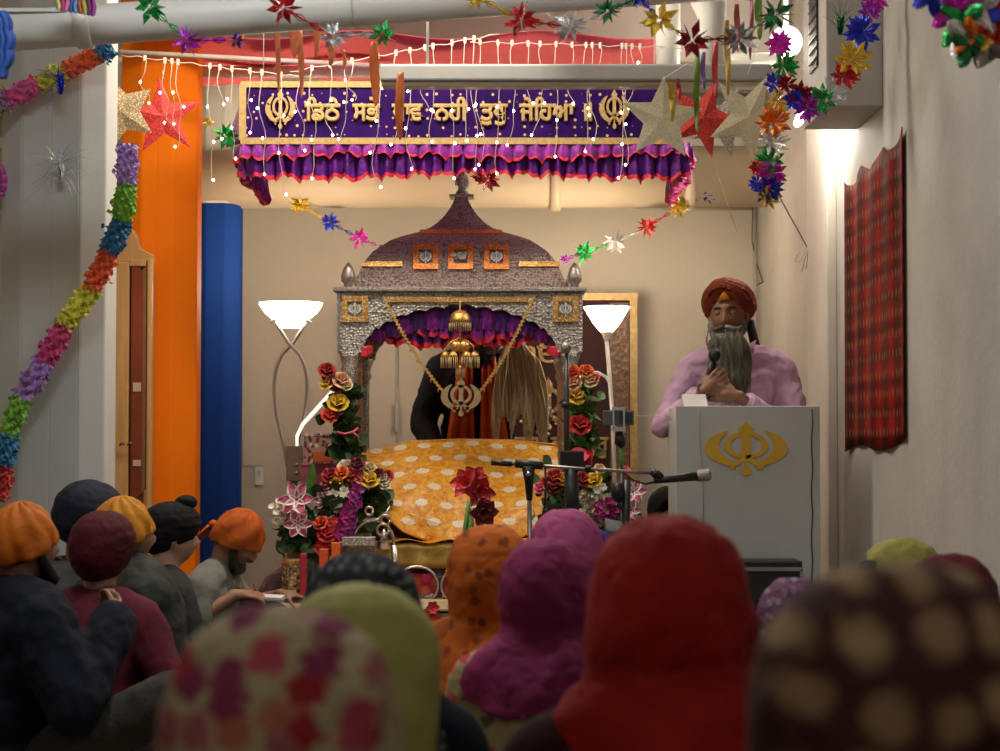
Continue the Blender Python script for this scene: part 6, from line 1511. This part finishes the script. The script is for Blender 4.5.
# -- musician behind the lectern
man('musician in a black turban and cream shirt peeking out beside the lectern', 668, 486, 9.2, 172, lambda r, c, h: turban(r, c, BKT, (.092, .118, .105), h, .066, 5, slope=1.3, front=.05, low=.7), cloth((.42, .37, .28), .1), cloth((.42, .37, .28), .1), .925, hyaw=12, skin=SKIN, beard=True)

# -- standing figures
def standJ():
    J = {}
    J['pel'] = V((0, -.02, .95)); J['mid'] = V((0, -.01, 1.12)); J['che'] = V((0, 0, 1.30)); J['nb'] = V((0, .0, 1.49))
    J['shR'] = V((.185, 0, 1.445)); J['shL'] = V((-.195, 0, 1.445)); J['head'] = V((.0, .04, 1.665))
    for s, k in ((1, 'R'), (-1, 'L')):
        J['elR' if s > 0 else 'elL'] = V((s * .27, -.02, 1.16)); J['wr' + k] = V((s * .26, .12, .94))
        J['hip' + k] = V((s * .09, 0, .90)); J['kn' + k] = V((s * .10, .02, .50)); J['an' + k] = V((s * .10, -.02, .09)); J['ft' + k] = V((s * .1, 1, -.12))
    return J
def long_beard(root, c, h, m, length=.26, w=1.0, sway=0):
    b = MB()
    for s in (-1, 1):
        b.cap(c + h @ V((s * .074, .006, .012)), c + h @ V((s * .066, .04, -.06)), .012, .022); b.cap(c + h @ V((s * .066, .04, -.06)), c + h @ V((s * .03, .085, -.105)), .022, .03)
    rings = [(-.072, .050, .035, .078), (-.10, .066, .048, .078), (-.14, .078, .055, .075), (-.20, .078, .052, .075), (-.26, .066, .042, .078), (-.31, .050, .032, .08), (-.345, .03, .02, .082), (-.362, .006, .006, .083)]
    k = length / .29
    vs = []; n = 24
    for z, rx, ry, y in rings:
        zz = -.072 + (z + .072) * k
        for j in range(n):
            t = 2 * pi * j / n; vs.append(c + h @ V((rx * w * cos(t), y + ry * sin(t), zz)) + V((sway * (-zz - .07), 0, 0)))
    K = len(rings); fs = [(i * n + j, i * n + (j + 1) % n, (i + 1) * n + (j + 1) % n, (i + 1) * n + j) for i in range(K - 1) for j in range(n)] + [tuple(range(n))[::-1], tuple((K - 1) * n + j for j in range(n))]
    b.add(vs, fs)
    o = b.build('beard', m, root, local=True, mods=[('remesh', .006, 3), ('disp', .008, .012)])
    f = MB()
    def fb(a, q, t):
        x = (a - .5) * 2; x0 = x * .072 * w; z0 = -.06 - .20 * q * k; tt = t
        xx = x0 * (1 - .3 * tt * q) + .01 * sin(20 * a + 7 * tt); z = z0 - .14 * tt * k
        fr = max(0, (-z - .1) / (.30 * k)); wid = .078 * (1 - .75 * max(0, fr - .35) ** 1.1) * w
        xx = max(-wid, min(wid, xx)); y = .078 + .056 * sqrt(max(0, 1 - (xx / (wid + .012)) ** 2)) * (1 - .45 * max(0, fr - .3))
        return c + h @ V((xx, y, z)) + V((sway * (-z - .07), 0, 0))
    strands(f, fb, 420, 6, .0011); tag(f.build('beard_strands', m, o, local=True), kind='stuff')
    return o
def beard_mat():
    m, nt, b = _new('grey_beard'); v = coords(nt, (60, 60, 5)); v2 = coords(nt)
    n1 = noise(nt, v, 1.2, 4, .6)
    nt.links.new(mix(nt, ramp(nt, noise(nt, v2, 9, 2), [(.35, (0, 0, 0)), (.65, (1, 1, 1))]), ramp(nt, n1, [(.35, (.05, .05, .035)), (.65, (.13, .13, .095))]), ramp(nt, n1, [(.35, (.10, .10, .075)), (.65, (.30, .29, .22))])), b.inputs['Base Color'])
    b.inputs['Roughness'].default_value = .6; bump(nt, b, n1, .6, .004); return m
GB = beard_mat()
# speaker
sx_, sy_ = 1.035, 8.80
spk = empty('person', (sx_, sy_, 0), 'speaker in a rust turban and lilac shirt with a long grey beard, at the lectern', 'person', rz=pi)
J = standJ(); J['head'] = V((.035, .055, 1.668)); J['elR'] = V((.325, .09, 1.18)); J['wrR'] = V((.165, .29, 1.335)); J['elL'] = V((-.285, .06, 1.14)); J['wrL'] = V((.03, .295, 1.312)); J['shR'] = V((.185, 0, 1.44)); J['shL'] = V((-.205, -.01, 1.44))
h = Rot(-16, 3, 2)
SKS = mat((.27, .13, .075), .5, var=.14, vs=26, bs=140, bstr=.12)
base_person(spk, J, h, SKS, .0055, 1.04, handspec={'R': (V((-.72, .10, .60)), V((-.15, -1, .1)), 1, (38, 50, 35), 1.0, 3, 25), 'L': (V((.93, .08, .12)), V((.1, -1, .1)), -1, (34, 45, 30), 1.0, 3, 25)})
eyes(spk, J['head'], h, 1.04, closed=True); brows(spk, J['head'], h, 1.04, DARKHAIR)
turban(spk, J['head'] + V((-.012, -.012, 0)), cloth((.25, .045, .018), .14, .75, 26, c2=(.17, .026, .012)), (.108, .132, .104), h @ Rot(-6, -8, 10), .060, 7, slope=1.5, amp=.10, front=.045, low=.85)
b = MB(); b.prism([(-.030, .060), (0, .100), (.030, .060)], lambda x, z, d: J['head'] + h @ V((x, .088 - .22 * (z - .06) + d, z + .006)), .0, .012); b.build('under_turban', cloth((.70, .28, .02)), spk, local=True)
long_beard(spk, J['head'], h, GB, .29, 1.18, -.12)
for s in (-1, 1):
    c = J['head']; b = MB()
    b.tube([c + h @ (V((x, y, z)) * 1.04) for x, y, z in ((s * .002, .112, -.044), (s * .018, .110, -.050), (s * .036, .100, -.058), (s * .054, .084, -.056), (s * .066, .068, -.046))], [.006, .010, .010, .007, .002], 10)
    b.build('moustache', mat((.10, .09, .07), .6, var=.4, vs=80) if s > 0 else mat((.34, .32, .27), .6, var=.3, vs=80), spk, local=True)
LIL = cloth((.64, .42, .58), .08, .7, 9, .4, c2=(.55, .34, .50))
garment(spk, J, LIL, 'shirt', .013, .80, .009, 1.05, .022, dsize=.045)
b = MB()
for s in (-1, 1):
    b.prism([(0, 0), (.075, .01), (.06, -.045), (.018, -.06)], lambda x, z, d: J['nb'] + V((s * (.012 + x), .085 - x * .55 + d, .035 + z + x * .35)), 0, .006)
b.tube([J['nb'] + V((.07 * cos(R(a)), .062 * sin(R(a)) - .005, .035 - .02 * sin(R(a)))) for a in range(0, 361, 20)], .014, 8)
b.build('collar', LIL, spk, local=True)
for s, k in ((1, 'R'), (-1, 'L')):
    p = J['el' + k].lerp(J['wr' + k], .80); d = (J['wr' + k] - J['el' + k]).normalized(); a, q = frame_of(d)
    MB().tube([p - d * .02, p + d * .02], [.046, .044], 20).build('cuff', LIL, spk, local=True, mods=[('bevel', .004, 2)])
p = J['wrR'] + V((-.0, 0, -.005)); d = (J['wrR'] - J['elR']).normalized(); a, q = frame_of(d)
MB().tube([p + (a * cos(R(t)) + q * sin(R(t))) * .034 for t in range(0, 361, 20)], .004, 8).build('bracelet', mat((.10, .09, .09), .3, .8), spk, local=True)
MB().tube([J['head'] + V((-.10, -.06, -.02)), J['nb'] + V((-.10, -.05, .03)), J['nb'] + V((-.13, -.04, -.01))], [.02, .022, .012], 10).build('hair_bun', DARKHAIR, spk, local=True)
trousers(spk, J, cloth((.03, .03, .04)), vox=.014)
for s in (-1, 1): MB().cap((s * .10, -.03, .04), (s * .13, .16, .035), .045, .04).build('shoe', BKT, spk, local=True)
hm = empty('handheld_microphone', P(707, 386, 8.53), 'black handheld microphone at the speaker\'s beard', 'microphone')
MB().tube([P(706, 392, 8.53), P(709, 376, 8.53), P(713, 362, 8.52)], [.012, .014, .018], 14).build('body', BLK, hm)
MB().ell(P(714.5, 355, 8.515), (.026, .026, .030), None, 20, 14).build('head_grille', mat((.03, .03, .03), .4, .6, bs=400, bstr=.6), hm)
# attendant standing behind the shrine
gx = P(478, 0, 10.75); att = empty('person', (gx.x, 10.75, 0), 'attendant in black with a bright orange scarf standing behind the shrine, whisk in hand', 'person', rz=pi); att.scale = (1.06, 1.06, 1.045)
J = standJ(); J['elL'] = V((-.30, .05, 1.20)); J['wrL'] = V((-.16, .24, 1.45)); J['elR'] = V((.28, .02, 1.17)); J['wrR'] = V((.20, .22, 1.0)); h = Rot(8, 4)
base_person(att, J, h, SKIN, .011, handspec={'L': (V((.1, .2, .9)), V((.3, -.9, .1)), -1, (60, 60, 40)), 'R': (V((-.6, .6, -.1)), V((0, -.5, -1)), 1, (30, 30, 20))})
eyes(att, J['head'], h); brows(att, J['head'], h, 1, DARKHAIR)
turban(att, J['head'], BKT, (.108, .128, .1), h, .06, 5, slope=.9); long_beard(att, J['head'], h, DARKHAIR, .16)
KUR = cloth((.008, .009, .014), .2, .8, 10); garment(att, J, KUR, 'kurta', .03, 1.0, .012, 1.1, .014)
b = MB(); b.cap((0, 0, .96), (0, 0, .55), .19, .22); b.build('kurta_skirt', KUR, att, local=True)
trousers(att, J, cloth((.4, .38, .34)), vox=.015)
ORS = cloth((.62, .095, .008), .12, .6, 16, c2=(.42, .05, .005))
for s in (-1, 1):
    def sf(u, v, s=s):
        w = .035 + .065 * v; x = s * (.055 + .035 * v) + (u - .5) * 2 * w * .8
        z = 1.53 - .58 * v; y = .035 + .145 * min(1, v * 4) ** .6 + .012 * sin(16 * u + s) + (.015 if v > .3 else 0)
        return V((x, y, z))
    MB().grid(sf, 20, 24).build('scarf_end', ORS, att, local=True, thick=.008)
MB().tube([V((.085 * cos(R(a)), .085 * sin(R(a)) - .01, 1.53 - .02 * sin(R(a)))) for a in range(0, 361, 20)], .028, 10).build('scarf_loop', ORS, att, local=True)
# fly whisk
cw = empty('fly_whisk', P(512, 345, 10.4), 'long pale hair whisk with a silver handle hanging from the attendant\'s hand', 'whisk')
MB().tube([P(498, 352, 10.45), P(506, 345, 10.42), P(516, 340, 10.4), P(524, 343, 10.38)], [.012, .016, .024, .03], 12).build('silver_handle', SREL, cw)
def wk(a, q, t):
    x0, x1 = 500 + 34 * a, 492 + 58 * a; th = sin(pi * a)
    sx = x0 + (x1 - x0) * t + 16 * (a - .3) * t * (1 - t) + 1.5 * sin(30 * a + 6 * t)
    y = 341 - 6 * th + (80 + 16 * sin(23 * a) * q + 14 * q + (6 if a > .5 else 0)) * t
    return P(515 + (sx - 515) * min(1, t * 3 + .35), y, 10.36 - .05 * th + .05 * q)
b = MB(); strands(b, wk, 520, 9, .0032)
tag(b.build('hair', mat((.95, .74, .52), .8, var=.2, vs=30, stretch=(3, 3, .4)), cw), kind='stuff')
